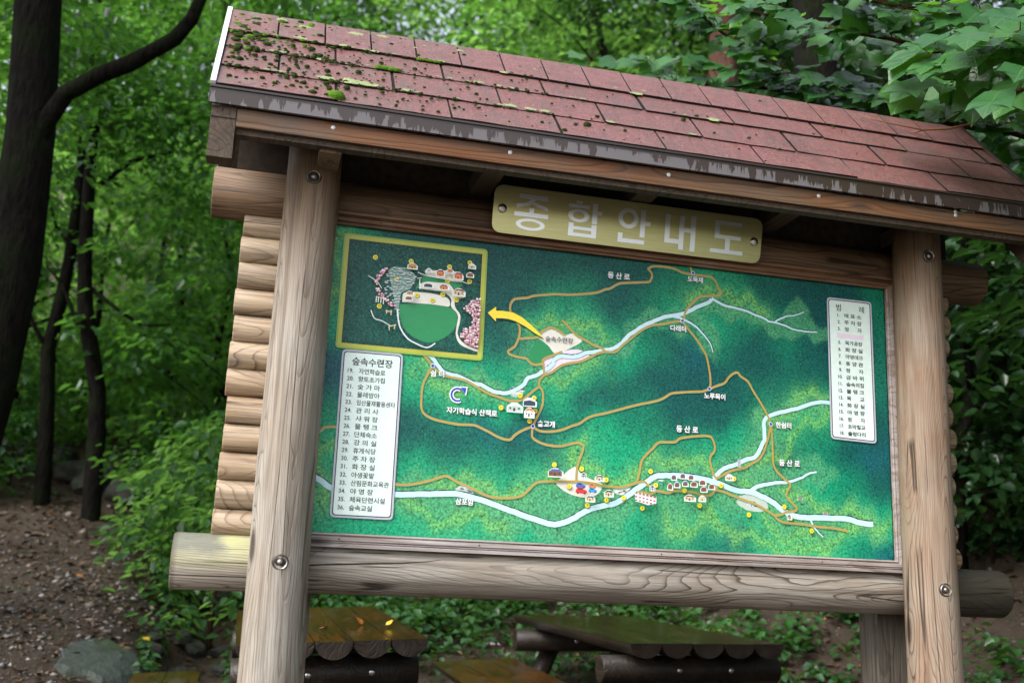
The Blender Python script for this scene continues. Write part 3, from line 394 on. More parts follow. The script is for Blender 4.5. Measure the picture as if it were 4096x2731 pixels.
M_ctrl=[(0.0479,1.1526,'Y'),(0.0993,1.1412,'M'),(0.2181,1.1469,'D'),(0.3917,1.141,'D'),(0.6055,1.1121,'D'),(0.8417,1.103,'D'),(1.0827,1.1494,'D'),(1.2746,1.0963,'D'),(1.4302,1.0758,'M'),(1.5882,1.036,'M'),(1.8101,1.0788,'D'),(2.0164,1.0814,'D'),(2.2275,1.0841,'D'),(2.3577,1.1175,'M'),(0.0128,0.9555,'M'),(0.0342,0.7858,'G'),(0.0379,1.0631,'Y'),(0.0202,0.6493,'N'),(0.6275,1.0241,'D'),(0.6374,0.811,'D'),(0.6679,0.9207,'D'),(0.7918,0.9697,'D'),(0.9382,0.9672,'M'),(0.9215,0.911,'G'),(1.1237,1.0053,'D'),(1.1628,0.9357,'D'),(1.3143,1.007,'M'),(1.3918,0.9965,'G'),(1.014,0.9023,'G'),(0.8503,0.8587,'Y'),(0.9598,0.8606,'T'),(1.0899,0.8372,'G'),(1.2202,0.9048,'M'),(1.5485,1.0697,'Y'),(1.6881,1.0371,'Y'),(1.509,1.0088,'T'),(1.7887,0.9999,'Y'),(1.8691,0.9318,'D'),(1.7076,0.9537,'M'),(1.5485,0.919,'G'),(1.6075,0.8315,'M'),(2.0773,1.0101,'D'),(2.1155,0.8791,'D'),(1.9093,0.8977,'M'),(1.7467,0.8445,'D'),(1.8058,0.7565,'D'),(2.0083,0.7367,'D'),(1.6072,0.739,'D'),(1.4317,0.8335,'D'),(1.3167,0.8043,'M'),(1.2229,0.7412,'G'),(1.1302,0.6969,'M'),(1.3559,0.6987,'D'),(1.5095,0.7671,'N'),(1.4903,0.674,'D'),(1.2804,0.6741,'D'),(1.1681,0.6645,'D'),(1.0744,0.7099,'G'),(0.948,0.6456,'Y'),(0.999,0.7745,'T'),(0.7642,0.7525,'T'),(0.7855,0.6666,'G'),(0.6422,0.7061,'D'),(0.7095,0.7827,'D'),(0.6621,0.6557,'G'),(0.5743,0.6652,'G'),(0.472,0.6389,'T'),(0.3534,0.6285,'Y'),(0.407,0.582,'Y'),(0.5604,0.5951,'Y'),(0.3596,0.5273,'G'),(0.5305,0.5072,'G'),(0.6857,0.5196,'G'),(0.3148,0.44,'D'),(0.4682,0.4014,'D'),(0.6049,0.3945,'N'),(0.7438,0.3875,'D'),(0.3697,0.361,'D'),(0.5393,0.3396,'D'),(0.8307,0.4108,'N'),(0.9529,0.4886,'D'),(1.0418,0.5479,'D'),(1.1321,0.6081,'D'),(0.8957,0.5885,'G'),(0.9338,0.5219,'G'),(1.2267,0.5095,'M'),(1.1351,0.4675,'G'),(1.0449,0.4262,'G'),(1.1736,0.3832,'G'),(1.2835,0.4434,'M'),(1.4141,0.5775,'D'),(1.5098,0.6031,'D'),(1.6066,0.5565,'D'),(1.7047,0.6006,'D'),(1.7839,0.6068,'M'),(1.5485,0.5161,'D'),(1.6646,0.4708,'G'),(1.5103,0.3711,'G'),(1.4344,0.366,'M'),(1.3971,0.3111,'T'),(1.2852,0.3213,'G'),(1.2109,0.3511,'G'),(0.8684,0.3452,'D'),(0.7466,0.3201,'D'),(0.6098,0.2944,'M'),(0.4412,0.2833,'M'),(0.3603,0.2452,'G'),(0.5445,0.2404,'G'),(0.7487,0.2699,'G'),(0.8363,0.2587,'G'),(0.9586,0.3002,'T'),(0.9933,0.3366,'Y'),(1.031,0.2708,'T'),(1.1388,0.2947,'G'),(1.9032,0.5611,'T'),(2.007,0.6804,'M'),(2.0044,0.5688,'Y'),(2.0867,0.5937,'Y'),(1.9626,0.5105,'Y'),(2.0637,0.4995,'M'),(2.2047,0.4174,'D'),(2.3334,0.5189,'D'),(2.3296,0.4257,'N'),(1.9606,0.4192,'M'),(2.1004,0.3558,'M'),(1.7419,0.3686,'T'),(1.8215,0.4459,'T'),(1.8806,0.4138,'D'),(1.8985,0.3071,'M'),(1.9971,0.2594,'G'),(2.0989,0.3014,'G'),(2.2004,0.2893,'M'),(2.3029,0.2772,'D'),(2.2581,0.1842,'Y'),(2.0963,0.2113,'G'),(1.9369,0.2381,'T'),(1.8192,0.2845,'T'),(2.32,0.1875,'G'),(2.3677,0.336,'D'),(0.0128,0.3357,'G'),(0.0192,0.2556,'Y'),(0.0558,0.1939,'Y'),(0.0149,0.1122,'T'),(0.0368,0.0348,'G'),(0.1312,0.0396,'G'),(0.2921,0.0319,'G'),(0.3847,0.1168,'T'),(0.4534,0.0722,'Y'),(0.5849,0.1116,'T'),(0.6218,0.0485,'G'),(0.7221,0.0862,'T'),(0.7933,0.0243,'G'),(0.8388,0.1918,'T'),(0.788,0.1557,'T'),(0.6992,0.2168,'G'),(0.5299,0.1984,'Y'),(0.4293,0.2005,'G'),(0.9633,0.1488,'T'),(1.1057,0.1566,'T'),(1.0544,0.0618,'G'),(1.1785,0.1268,'T'),(1.2338,0.0791,'G'),(1.3255,0.0499,'M'),(1.288,0.1157,'G'),(1.4171,0.1395,'T'),(1.5107,0.1617,'T'),(1.4733,0.1082,'Y'),(1.3798,0.1546,'T'),(1.6053,0.1322,'G'),(1.6622,0.066,'N'),(1.5484,0.0435,'M'),(1.7015,0.207,'T'),(1.7785,0.1587,'G'),(1.8558,0.1102,'T'),(1.8943,0.0772,'Y'),(1.9934,0.0995,'T'),(2.0927,0.0867,'T'),(2.1936,0.0915,'Y'),(2.0912,0.0338,'Y'),(2.2965,0.1144,'Y'),(2.3803,0.1455,'Y'),(2.2739,0.0598,'M'),(2.3553,0.0457,'N'),(1.7964,0.0378,'G'),(1.7001,0.0248,'M'),(1.9913,0.0118,'Y')]
M_title=[('종',0.6903,0.8309,1.2215,1.3642),('합',0.9102,1.0563,1.2214,1.3653),('안',1.1256,1.2687,1.2207,1.3634),('내',1.3302,1.4774,1.2168,1.3634),('도',1.5382,1.6871,1.2251,1.3607)]
M_scr=[(0.6402,1.2966),(1.7383,1.2903)]
M_glow=[[(1.4893,1.0256),(1.6082,1.0857),(1.7083,1.0488),(1.819,0.9877)],[(0.8242,0.8293),(0.8682,0.8659),(0.9407,0.8858),(1.015,0.8661),(1.0901,0.8282)],[(1.019,0.3812),(0.9895,0.3449),(0.9503,0.2827),(0.8808,0.2446)],[(1.002,0.3457),(1.0485,0.289),(1.1395,0.2605),(1.24,0.2581)],[(1.5863,0.1226),(1.7004,0.0679),(1.8157,0.0352),(1.9914,0.0153),(2.0811,0.0298),(2.1531,0.0896),(2.2562,0.1339),(2.4015,0.1556)],[(1.3707,0.137),(1.4267,0.0853),(1.4921,0.0749),(1.5333,0.1113),(1.5769,0.1515)],[(1.7514,0.3425),(1.8605,0.4034),(1.9622,0.4922),(2.0243,0.5519),(2.1283,0.6062)],[(1.898,0.2803),(1.9568,0.2392),(2.0557,0.2002),(2.1968,0.1845),(2.2676,0.1631)],[(0.0092,0.1435),(0.0186,0.2235),(0.0192,0.3361)],[(0.3606,0.1075),(0.4536,0.069),(0.5866,0.0791),(0.7231,0.0617)],[(0.4209,0.2033),(0.5284,0.2262),(0.632,0.188),(0.7866,0.1921)],[(0.018,1.1489),(0.0187,1.0083),(0.0195,0.8699)],[(0.3439,0.6447),(0.398,0.5898),(0.5446,0.568),(0.632,0.5495)],[(1.0834,0.7196),(0.9833,0.684),(0.8945,0.6234)],[(1.2672,0.2856),(1.3221,0.3411),(1.4345,0.3572),(1.5485,0.3295)],[(1.702,0.2598),(1.7887,0.1944),(1.8945,0.0859),(2.0126,0.0741)],[(1.8429,0.5474),(1.9037,0.5887),(2.0063,0.6524),(2.1201,0.6804)]]
# ------------------------------------------------------------------ the roofed map board (one thing)
B0 = 1.25                                     # height of the panel's lower edge
board = empty('map_board', (1.2, 0, 0), 'large roofed park map board of round logs with red shingle roof and green trail map', 'information board')
board_inv = Matrix.Translation((-1.2, 0, 0))
def part(mb, name, mat, parent=None, label=None):
    o = mb.build(name, mat); o.parent = parent or board
    o.matrix_parent_inverse = Matrix.Identity(4) if parent else board_inv
    if label: o['label'] = label
    return o
# posts, with recessed bolts
for px, mat, lab in ((-0.108, M['post'], 'grey weathered left post'), (2.50, M['post_right'], 'brown weathered right post with peeling grain')):
    m = MB(); zs = [-0.25, 0.3, 0.9, 1.5, 2.1, 2.60, 2.68]
    m.tube([(px+0.004*math.sin(z*3), -0.10, z) for z in zs], [0.109, 0.108, 0.106, 0.104, 0.102, 0.100, 0.099], 40)
    post = part(m, 'post', mat, label=lab)
    for bz in (2.528, 1.139):
        bx = px+(0.0 if px < 0 else -0.008)
        y = -0.10-0.1035-(0.0015 if bz < 2 else -0.002)
        m = MB(); m.smooth = True
        m.cur = 0; m.ring((bx, bz), 0.0255, 0.0285, y-0.001, y+0.004)
        m.ring((bx, bz), 0.020, 0.0255, y+0.006, y-0.001)
        m.cur = 1; m.ring((bx, bz), 0.021, 0.0235, y-0.0015, y-0.003); m.ring((bx, bz), 0.0235, 0.025, y-0.003, y-0.001)
        m.cur = 2; m.dome((bx, y+0.003, bz), 0.0205, 0.004)
        m.cur = 1; m.dome((bx, y-0.0005, bz), 0.011, 0.008)
        part(m, 'bolt', [M['hole'], M['bolt_steel'], M['hole']], post)
# rear posts of squared timber
for x0, x1, lab in ((-0.20, -0.02, None), (2.44, 2.605, 'split grey squared rear post')):
    m = MB(); m.box(x0, x1, 0.19, 0.33, -0.25, 2.75); m.box(x1+0.004, x1+0.05, 0.20, 0.33, -0.25, 2.75)
    part(m, 'rear_post', M['grey_timber'], label=lab)
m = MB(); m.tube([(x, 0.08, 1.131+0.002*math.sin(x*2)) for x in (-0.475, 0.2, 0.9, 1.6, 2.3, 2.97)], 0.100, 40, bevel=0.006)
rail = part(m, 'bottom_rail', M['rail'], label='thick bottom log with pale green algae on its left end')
m = MB()                                       # long drying crack along the lower rail
cr = [(-0.005,1.133,.0045),(0.12,1.141,.006),(0.22,1.147,.006),(0.33,1.153,.005),(0.43,1.163,.003),(0.48,1.171,.001)]
vs = []
for x, z, w in cr:
    for s in (1, -1):
        zz = z+s*w/2; vs.append((x, 0.08-math.sqrt(max(0, 0.1008**2-(zz-1.131)**2)), zz))
m.add(vs, [(2*i, 2*i+1, 2*i+3, 2*i+2) for i in range(len(cr)-1)]); part(m, 'crack', M['hole'], rail)
m = MB(); m.tube([(x, 0.08, 2.521) for x in (-0.472, 0.5, 1.5, 2.94)], 0.099, 40, bevel=0.006); part(m, 'top_rail', M['top_rail'])
for i in range(12):                            # twelve wall logs, one above the other
    z = 1.269+0.10345*i+random.uniform(-.001, .001)
    m = MB(); m.tube([(-0.347+random.uniform(-.006, .006), 0.088, z), (0.8, 0.088, z), (2.76+random.uniform(-.012, .012), 0.088, z)], 0.0535+random.uniform(-.002, .0015), 20, bevel=0.004)
    part(m, 'wall_log', M['log'])
# moulded frame: profile of four ribs, mitred
m = MB(); prof = [(0.0, -0.006), (0.0, -0.020), (0.006, -0.024), (0.010, -0.017), (0.014, -0.024), (0.026, -0.028), (0.029, -0.021), (0.033, -0.028), (0.036, -0.022), (0.040, -0.030), (0.050, -0.030), (0.050, 0.004)]
W_, H_ = 2.4, 1.17
for side in range(4):
    m2 = []
    for (o, y) in prof:
        a, b, c_, d = -o, W_+o, B0-o, B0+H_+o
        e = {0: ((a, c_), (b, c_)), 1: ((b, c_), (b, d)), 2: ((b, d), (a, d)), 3: ((a, d), (a, c_))}[side]
        m2 += [(e[0][0], y, e[0][1]), (e[1][0], y, e[1][1])]
    m.add(m2, [(2*i, 2*i+2, 2*i+3, 2*i+1) for i in range(len(prof)-1)])
frame = part(m, 'frame', M['frame'])
for x, z in [(x, B0-0.020) for x in (0.10, 0.62, 1.35, 2.05)]+[(x+.07, B0+H_+0.020) for x in (0.10, 0.62, 1.35, 2.05)]+[(2.42, z) for z in (1.5, 1.85, 2.2)]:
    m = MB(); m.disc((x, z), 0.003, -0.0287, 8); part(m, 'nail_hole', M['hole'], frame)
def smooth_line(p, n=4):
    q = [p[0]]                                 # drop doubled points and back-steps where two traced stretches meet
    for i in range(1, len(p)):
        if math.dist(p[i], q[-1]) < .007: continue
        if len(q) > 1:
            a = (q[-1][0]-q[-2][0], q[-1][1]-q[-2][1]); b = (p[i][0]-q[-1][0], p[i][1]-q[-1][1])
            if (a[0]*b[0]+a[1]*b[1]) < -.45*math.hypot(*a)*math.hypot(*b): continue
        q.append(p[i])
    p = q; out = []
    for i in range(len(p)-1):
        p0, p1, p2, p3 = p[max(i-1, 0)], p[i], p[i+1], p[min(i+2, len(p)-1)]
        for k in range(n):
            s = k/n
            out.append(tuple(0.5*((2*p1[j])+(-p0[j]+p2[j])*s+(2*p0[j]-5*p1[j]+4*p2[j]-p3[j])*s*s+(-p0[j]+3*p1[j]-3*p2[j]+p3[j])*s**3) for j in (0, 1)))
    return out+[tuple(p[-1])]
# ---- printed panel: colours of the printed relief laid on a fine grid
def lin(c): return np.array(srgb(*c)[:3])
KC = {'D': lin((8,80,78)), 'N': lin((10,88,102)), 'G': lin((12,160,114)), 'M': lin((10,120,92)), 'Y': lin((114,184,98)), 'T': lin((80,162,114))}
nx, nz = 520, 254
gx, gz = np.meshgrid(np.linspace(0, W_, nx), np.linspace(0, H_, nz))
cp = np.array([(c[0], c[1]) for c in M_ctrl]); cc = np.array([KC['G' if c[2] == 'Y' else c[2]] for c in M_ctrl])
wx = gx+0.022*np.sin(gz*31+gx*9)+0.012*np.sin(gx*57+gz*23); wz = gz+0.02*np.sin(gx*27+1)+0.012*np.sin(gx*61-gz*19)
num = np.zeros((nz, nx, 3)); den = np.zeros((nz, nx))
for p, c in zip(cp, cc):
    w = 1.0/((wx-p[0])**2+(wz-p[1])**2+0.003)**2.1
    num += w[..., None]*c; den += w
base = num/den[..., None]
def blur(a, k):
    for ax in (0, 1):
        p = np.concatenate([np.repeat(a.take([0], ax), k, ax), a, np.repeat(a.take([-1], ax), k, ax)], ax); c = np.cumsum(p, ax); z = np.zeros_like(c.take([0], ax)); c = np.concatenate([z, c], ax)
        n_ = a.shape[ax]; a = (c.take(range(2*k+1, 2*k+1+n_), ax)-c.take(range(0, n_), ax))/(2*k+1)
    return a
for q in range(2): base = blur(base, 5)
def seg_dist(pts):
    d = np.full(gx.shape, 9.0)
    for a, b in zip(pts[:-1], pts[1:]):
        ax, az = a; bx, bz = b; l2 = (bx-ax)**2+(bz-az)**2+1e-9
        t = np.clip(((wx-ax)*(bx-ax)+(wz-az)*(bz-az))/l2, 0, 1)
        d = np.minimum(d, np.hypot(wx-ax-t*(bx-ax), wz-az-t*(bz-az)))
    return d
rd = np.full(gx.shape, 9.0); tex = np.zeros(gx.shape)
for i, r in enumerate(M_rivers):
    d = seg_dist(r[2]); rd = np.minimum(rd, d/(1.0 if i in (0, 1) else 0.62))
k = np.clip(1-(rd-0.045)/0.045, 0, 1); k = (k*k*(3-2*k)*0.70)[..., None]
base = base*(1-k)+KC['T']*k
for g in M_glow:                               # airbrushed light rims of the ridges
    d = seg_dist(smooth_line(g, 5)); k = (np.exp(-(d/.021)**2)*.5+np.exp(-(d/.055)**2)*.22)[..., None]; base = base*(1-k)+KC['Y']*k
tex = np.clip((base[..., 0]-0.03)/0.16, 0, 1)            # the pale valleys are printed with a coarse tree texture
dark = np.clip(1-(base[..., 1]-0.06)/0.25, 0, 1)
V = np.stack([gx.ravel(), np.zeros(gx.size), B0+gz.ravel()], 1)
idx = np.arange(nx*nz).reshape(nz, nx)
F = np.stack([idx[:-1, :-1].ravel(), idx[:-1, 1:].ravel(), idx[1:, 1:].ravel(), idx[1:, :-1].ravel()], 1)
t = NT('printed_relief'); ca = t.new('Attribute', attribute_name='ink').outputs['Color']; ta = t.new('Attribute', attribute_name='grain').outputs['Fac']
v = t.coord(); vo = t.new('TexVoronoi', i_Vector=v); vo.inputs['Scale'].default_value = 95
n1 = t.noise(v, 110, 4.0, 0.8); n2 = t.noise(v, 210, 2.0, 0.7)
cl = t.math('ADD', t.math('MULTIPLY', t.math('SUBTRACT', 0.42, vo.outputs['Distance']), 0.9), t.math('MULTIPLY', t.math('SUBTRACT', n1, 0.5), 4.4))
amt = t.math('ADD', 0.75, t.math('MULTIPLY', ta, 0.35))
mul = t.math('ADD', 1.0, t.math('MULTIPLY', cl, amt))
col = t.mix(1.0, ca, t.ramp(mul, [(0.0, 0.0), (1.0, 1.0)]), 'MULTIPLY')
mm = t.new('MapRange', i_0=mul, i_1=0.0, i_2=2.0, i_3=0.0, i_4=2.0); col = t.mix(1.0, ca, mm.outputs[0], 'MULTIPLY')
col = t.mix(t.math('MULTIPLY', t.ramp(n2, [(0.60, 0.0), (0.70, 1.0)]), 0.30), col, (0.35,0.70,0.62,1))
t.bump(n1, 0.08, 0.001); M['print'] = t.out(col, 0.4, 0.3)
ink = np.concatenate([base.reshape(-1, 3), np.ones((nx*nz, 1))], 1)
panel = link('map_panel', np_mesh('map_panel', V, F, M['print'], {'ink': ink, 'grain': tex.ravel()}), board); panel.matrix_parent_inverse = board_inv
m = MB(); m.box(0, W_, 0.003, 0.03, B0, B0+H_); part(m, 'panel_backing', M['dark_timber'])
def ink_mat(name, c, rough=0.36): return plain(name, srgb(*c), rough, 0.5, var=0.04, scale=60)
I = {k: ink_mat(n, c) for k, n, c in [('path','tan_path_ink',(182,152,78)),('pathlt','pale_path_edge_ink',(176,206,160)),('river','pale_blue_water_ink',(196,232,240)),('rdark','dark_bank_ink',(14,52,44)),
  ('cream','cream_clearing_ink',(232,230,218)),('pinkm','pale_pink_ink',(238,220,236)),('lawn','lawn_green_ink',(34,142,84)),('inset','inset_forest_ink',(18,84,72)),('yel','yellow_frame_ink',(188,190,70)),('yel2','yellow_glow_ink',(142,182,74)),
  ('arrow','arrow_yellow_ink',(248,226,58)),('num','number_yellow_ink',(240,226,52)),('white','white_ink',(240,244,242)),('black','black_ink',(24,30,34)),('blue','blue_ink',(44,72,180)),('grey','pale_grey_ink',(186,202,190)),
  ('legend','legend_white_ink',(228,247,240)),('legedge','legend_grey_edge_ink',(188,192,206)),('blossom','blossom_pink_ink',(214,170,186)),('blossom2','blossom_light_ink',(240,222,226)),('tent','camp_deck_ink',(222,230,232)),('tent2','camp_ground_ink',(132,166,154)),
  ('brown','brown_ink',(128,88,62)),('roofred','maroon_ink',(140,62,70)),('roofblue','roof_blue_ink',(66,104,190)),('tan','wall_tan_ink',(206,194,158)),('orange','orange_ink',(226,132,70)),('red','red_ink',(206,52,52)),('cyan','car_blue_ink',(50,150,216)),('steelink','dark_steel_ink',(54,66,80)),('oldyel','ochre_ink',(190,150,70))]}
IK = list(I); IM = [I[k] for k in IK]
def Zb(p): return [(q[0], q[1]+B0) for q in p]
m = MB()
def ink_on(k): m.cur = IK.index(k)
lay = [0.0004]
def nexty(): lay[0] += 0.00004; return -lay[0]
def jitter(p, a):
    return [(q[0]+random.uniform(-a, a), q[1]+random.uniform(-a, a)) for q in p]
ink_on('cream')
for p in M_creamM: m.poly(Zb(smooth_line(p+[p[0]], 3)[:-1]), nexty())
ink_on('lawn')
for p in M_greenM: m.poly(Zb(smooth_line(p+[p[0]], 3)[:-1]), nexty())
ink_on('pinkm')
for p in M_pinkM: m.poly(Zb(smooth_line(p+[p[0]], 3)[:-1]), nexty())
ink_on('grey')
for p in M_greyM: m.poly(Zb(jitter(smooth_line(p+[p[0]], 4)[:-1], .0015)), nexty())
for p in M_greyM:                                          # rocks and falls drawn inside the grey patches
    cx = sum(q[0] for q in p)/len(p); cz = sum(q[1] for q in p)/len(p)
    for q in range(9):
        ink_on(('white', 'steelink', 'tent')[q % 3]); a = cx+random.uniform(-.03, .03); b = B0+cz+random.uniform(-.012, .012); w = random.uniform(.006, .016)
        m.poly([(a-w, b-.002), (a+w*.6, b-.003), (a+w, b+.002), (a-w*.5, b+.003)], nexty())
for w0, w1, p in M_rivers:
    s = Zb(jitter(smooth_line(p), .0012)); ink_on('rdark'); m.ribbon(s, w0*.74, w1*.8, nexty(), 0.001, 0.003)
for w0, w1, p in M_rivers:
    s = Zb(jitter(smooth_line(p), .0010)); ink_on('river'); m.ribbon(s, w0*0.70, w1*0.75, nexty())
for p in M_paths:
    s = Zb(smooth_line(p)); ink_on('pathlt'); m.ribbon(s, .0080, .0080, nexty(), .0010, -.0020)
for p in M_paths:
    s = Zb(smooth_line(p)); ink_on('path'); m.ribbon(s, .0080, .0080, nexty())
ink_on('rdark'); m.poly(Zb([(q[0]+.003, q[1]-.006) for q in M_arrow]), nexty())
ink_on('arrow'); m.poly(Zb(M_arrow), nexty())
for c in M_dots:
    ink_on('white'); m.disc((c[0], c[1]+B0), .0085, nexty()); ink_on('blue'); m.disc((c[0], c[1]+B0), .0065, nexty())
# turning arrow of the walking trail
cx, cz = 0.512, B0+0.545
for kk, w in (('white', .017), ('blue', .008)):
    ink_on(kk); arc = [(cx+.024*math.cos(a), cz+.024*math.sin(a)) for a in [R(60+i*12) for i in range(21)]]
    m.ribbon(arc, w, w, nexty())
    g = .004 if kk == 'white' else 0
    m.poly([(cx+.010-g, cz+.030+g), (cx+.034+g, cz+.030+g), (cx+.030+g, cz+.004-g*1.5)], nexty())
# inset picture
def quad_scale(q, f):
    cx = sum(a[0] for a in q)/4; cz = sum(a[1] for a in q)/4
    return [(a[0]+math.copysign(f, a[0]-cx), a[1]+math.copysign(f, a[1]-cz)) for a in q]
def rquad(q, r, n=5):
    out = []
    for i in range(4):
        p, a, b = Vector(q[i]), Vector(q[i-1]), Vector(q[(i+1) % 4]); da = (a-p).normalized(); db = (b-p).normalized()
        for k in range(n+1):
            t_ = k/n; e = p+da*r*(1-t_)**2+db*r*t_**2; out.append((e.x, e.y))
    return out
x0 = min(q[0] for q in M_inset); x1 = max(q[0] for q in M_inset); z0 = min(q[1] for q in M_inset); z1 = max(q[1] for q in M_inset)
q4 = [(x0, z0), (x1, z0), (x1, z1), (x0, z1)]
for k, f, r in (('yel2', .022, .016), ('yel', .015, .010)): ink_on(k); m.poly(Zb(rquad(quad_scale(q4, f), r)), nexty())
lay[0] += .0002
ix, iz = np.meshgrid(np.linspace(x0, x1, 140), np.linspace(z0, z1, 110)); yy = nexty()
ic = np.ones((ix.size, 4)); tt = ((iz-z0)/(z1-z0)).ravel(); edge = np.minimum.reduce([ix-x0, x1-ix, iz-z0, z1-iz]).ravel()
ic[:, :3] = lin((18,86,74))*(1-.4*tt[:, None])+lin((14,72,66))*.4*tt[:, None]
e = np.clip(edge/.02, 0, 1)[:, None]; ic[:, :3] = ic[:, :3]*(.65+.35*e)
ii = np.arange(ix.size).reshape(ix.shape)
ins = link('inset_picture', np_mesh('inset_picture', np.stack([ix.ravel(), np.full(ix.size, yy), B0+iz.ravel()], 1), np.stack([ii[:-1, :-1].ravel(), ii[:-1, 1:].ravel(), ii[1:, 1:].ravel(), ii[1:, :-1].ravel()], 1), M['print'], {'ink': ic, 'grain': np.full(ix.size, .25)}), panel)
for k, P in (('tent2', M_pale), ('lawn', M_lawn), ('cream', M_cream)):
    ink_on(k)
    for p in P: m.poly(Zb(smooth_line(p+[p[0]], 3)[:-1]), nexty())
def inside(p, poly):
    r = False
    for i in range(len(poly)):
        a, b = poly[i], poly[i-1]
        if (a[1] > p[1]) != (b[1] > p[1]) and p[0] < (b[0]-a[0])*(p[1]-a[1])/(b[1]-a[1])+a[0]: r = not r
    return r
def scatter(poly, step):
    xs = [q[0] for q in poly]; zs = [q[1] for q in poly]; out = []
    z = min(zs)
    while z < max(zs):
        x = min(xs)
        while x < max(xs):
            p = (x+random.uniform(-.4, .4)*step, z+random.uniform(-.4, .4)*step)
            if inside(p, poly): out.append(p)
            x += step
        z += step
    return out
for x, z in scatter(M_pale[0], .0125):
    yy = nexty(); ink_on('steelink'); m.poly([(x-.005, z-.003+B0), (x+.005, z-.002+B0), (x+.005, z+B0), (x-.005, z+B0)], yy)
    ink_on('tent'); w = random.uniform(.004, .007); m.poly([(x-w, z-.001+B0), (x+w*.7, z-.0005+B0), (x+w, z+.003+B0), (x-w*.6, z+.0025+B0)], nexty())
for P in M_pink:
    for x, z in scatter(P, .0085):
        ink_on('roofred'); m.disc((x+.001, z-.0018+B0), .0052, nexty(), 7)
        ink_on('blossom' if random.random() < .55 else 'blossom2'); m.disc((x, z+B0), random.uniform(.0035, .0055), nexty(), 7)
for pts, w in (([(.1345,.975),(.17,.955),(.19,.93)], .003), ([(.155,.84),(.17,.81),(.20,.802),(.235,.785)], .004), ([(.255,.855),(.268,.79),(.30,.745),(.34,.725),(.38,.715),(.41,.735)], .006), ([(.325,1.01),(.36,1.0),(.42,.995),(.475,.995),(.53,.985)], .003)):
    ink_on('tent'); m.ribbon(Zb(smooth_line(pts)), w, w*.8, nexty())
for (x, z) in ((.172,.885),(.18,.885),(.19,.883),(.20,.88),(.335,.97),(.338,.955)):       # bars and gate posts in the inset
    ink_on('white'); m.poly([(x-.0015, z-.012+B0), (x+.0015, z-.012+B0), (x+.0015, z+.012+B0), (x-.0015, z+.012+B0)], nexty())
for pts in ([(.225,.782),(.255,.793)], [(.23,.768),(.228,.785)], [(.248,.775),(.25,.79)], [(.21,.842),(.235,.842)], [(.215,.832),(.215,.848)], [(.232,.828),(.232,.848)], [(.17,.895),(.2,.89)], [(.325,.985),(.342,.988)]):
    ink_on('tan'); m.ribbon(Zb(pts), .004, .004, nexty())
# little houses, pavilions, cars, the guest hall
HC = {'g': 'grey', 'o': 'orange', 'r': 'roofred', 'b': 'brown', 't': 'tan', 'w': 'white', 'y': 'oldyel', 'k': 'steelink', 'n': 'brown', 'B': 'roofblue', 'c': 'tent', 'P': 'steelink'}
for x, z, w, h, wall, roof in M_H:
    z += B0; a, b = w/2*.86, h/2*.86
    if wall == 'P':
        ink_on('white'); m.poly([(x-a*1.15, z-b*1.1), (x+a*1.15, z-b*1.1), (x+a*1.15, z+b*.5), (x, z+b*1.2), (x-a*1.15, z+b*.5)], nexty())
        ink_on('steelink'); m.poly([(x-a, z+b*.25), (x+a, z+b*.25), (x, z+b)], nexty())
        for dx in (-.7, 0, .7): m.poly([(x+a*dx-.0014, z-b), (x+a*dx+.0014, z-b), (x+a*dx+.0014, z+b*.3), (x+a*dx-.0014, z+b*.3)], nexty())
        m.poly([(x-a*.7, z-b*.35), (x+a*.7, z-b*.35), (x+a*.7, z-b*.1), (x-a*.7, z-b*.1)], nexty()); continue
    ink_on('white'); g = .003; m.poly([(x-a-g, z-b-g), (x+a+g, z-b-g), (x+a+g, z+b*.25), (x+a*.3, z+b+g), (x-a*.4, z+b+g), (x-a-g, z+b*.25)], nexty())
    ink_on(HC[wall]); m.poly([(x-a, z-b), (x+a*.9, z-b*.92), (x+a*.9, z+b*.2), (x-a*.1, z+b*.75), (x-a, z+b*.2)], nexty())
    ink_on(HC[roof]); m.poly([(x-a*1.08, z+b*.15), (x-a*.05, z+b*.55), (x+a*1.05, z+b*.1), (x+a*.5, z+b), (x-a*.45, z+b)], nexty())
    ink_on('steelink'); m.poly([(x-a*.25, z-b*.9), (x+a*.05, z-b*.9), (x+a*.05, z-b*.1), (x-a*.25, z-b*.1)], nexty())
    if w > .035: m.poly([(x+a*.4, z-b*.4), (x+a*.65, z-b*.4), (x+a*.65, z), (x+a*.4, z)], nexty()); m.poly([(x-a*.75, z-b*.4), (x-a*.5, z-b*.4), (x-a*.5, z), (x-a*.75, z)], nexty())
for c, L, k in M_cars:
    x, z = c[0], c[1]+B0; ink_on({'b': 'roofblue', 'o': 'orange', 'r': 'red', 'c': 'cyan'}[k])
    P = [(-.5,-.12),(-.42,-.2),(.42,-.26),(.5,-.1),(.46,.04),(.22,.1),(.08,.26),(-.26,.28),(-.42,.1)]
    m.poly([(x+a*L, z+b*L) for a, b in P], nexty()); ink_on('steelink')
    m.poly([(x+a*L, z+b*L) for a, b in [(-.3,.08),(.12,.07),(.04,.2),(-.22,.22)]], nexty())
    for dx in (-.28, .28): m.disc((x+dx*L, z-.2*L), .085*L, nexty(), 10)
ink_on('blossom2'); m.poly(Zb(M_hall), nexty())
hx0, hx1 = M_hall[0][0], M_hall[2][0]
for i in range(6):
    f = i/6; xa = hx0+(hx1-hx0)*f; zt = M_hall[0][1]+(M_hall[2][1]-M_hall[0][1])*f+B0
    ink_on('brown'); m.poly([(xa, zt-.004), (xa+.013, zt-.006), (xa+.006, zt+.005)], nexty())
    for dz in (-.014, -.027): ink_on('roofred'); m.poly([(xa+.002, zt+dz-.005), (xa+.010, zt+dz-.005), (xa+.010, zt+dz), (xa+.002, zt+dz)], nexty())
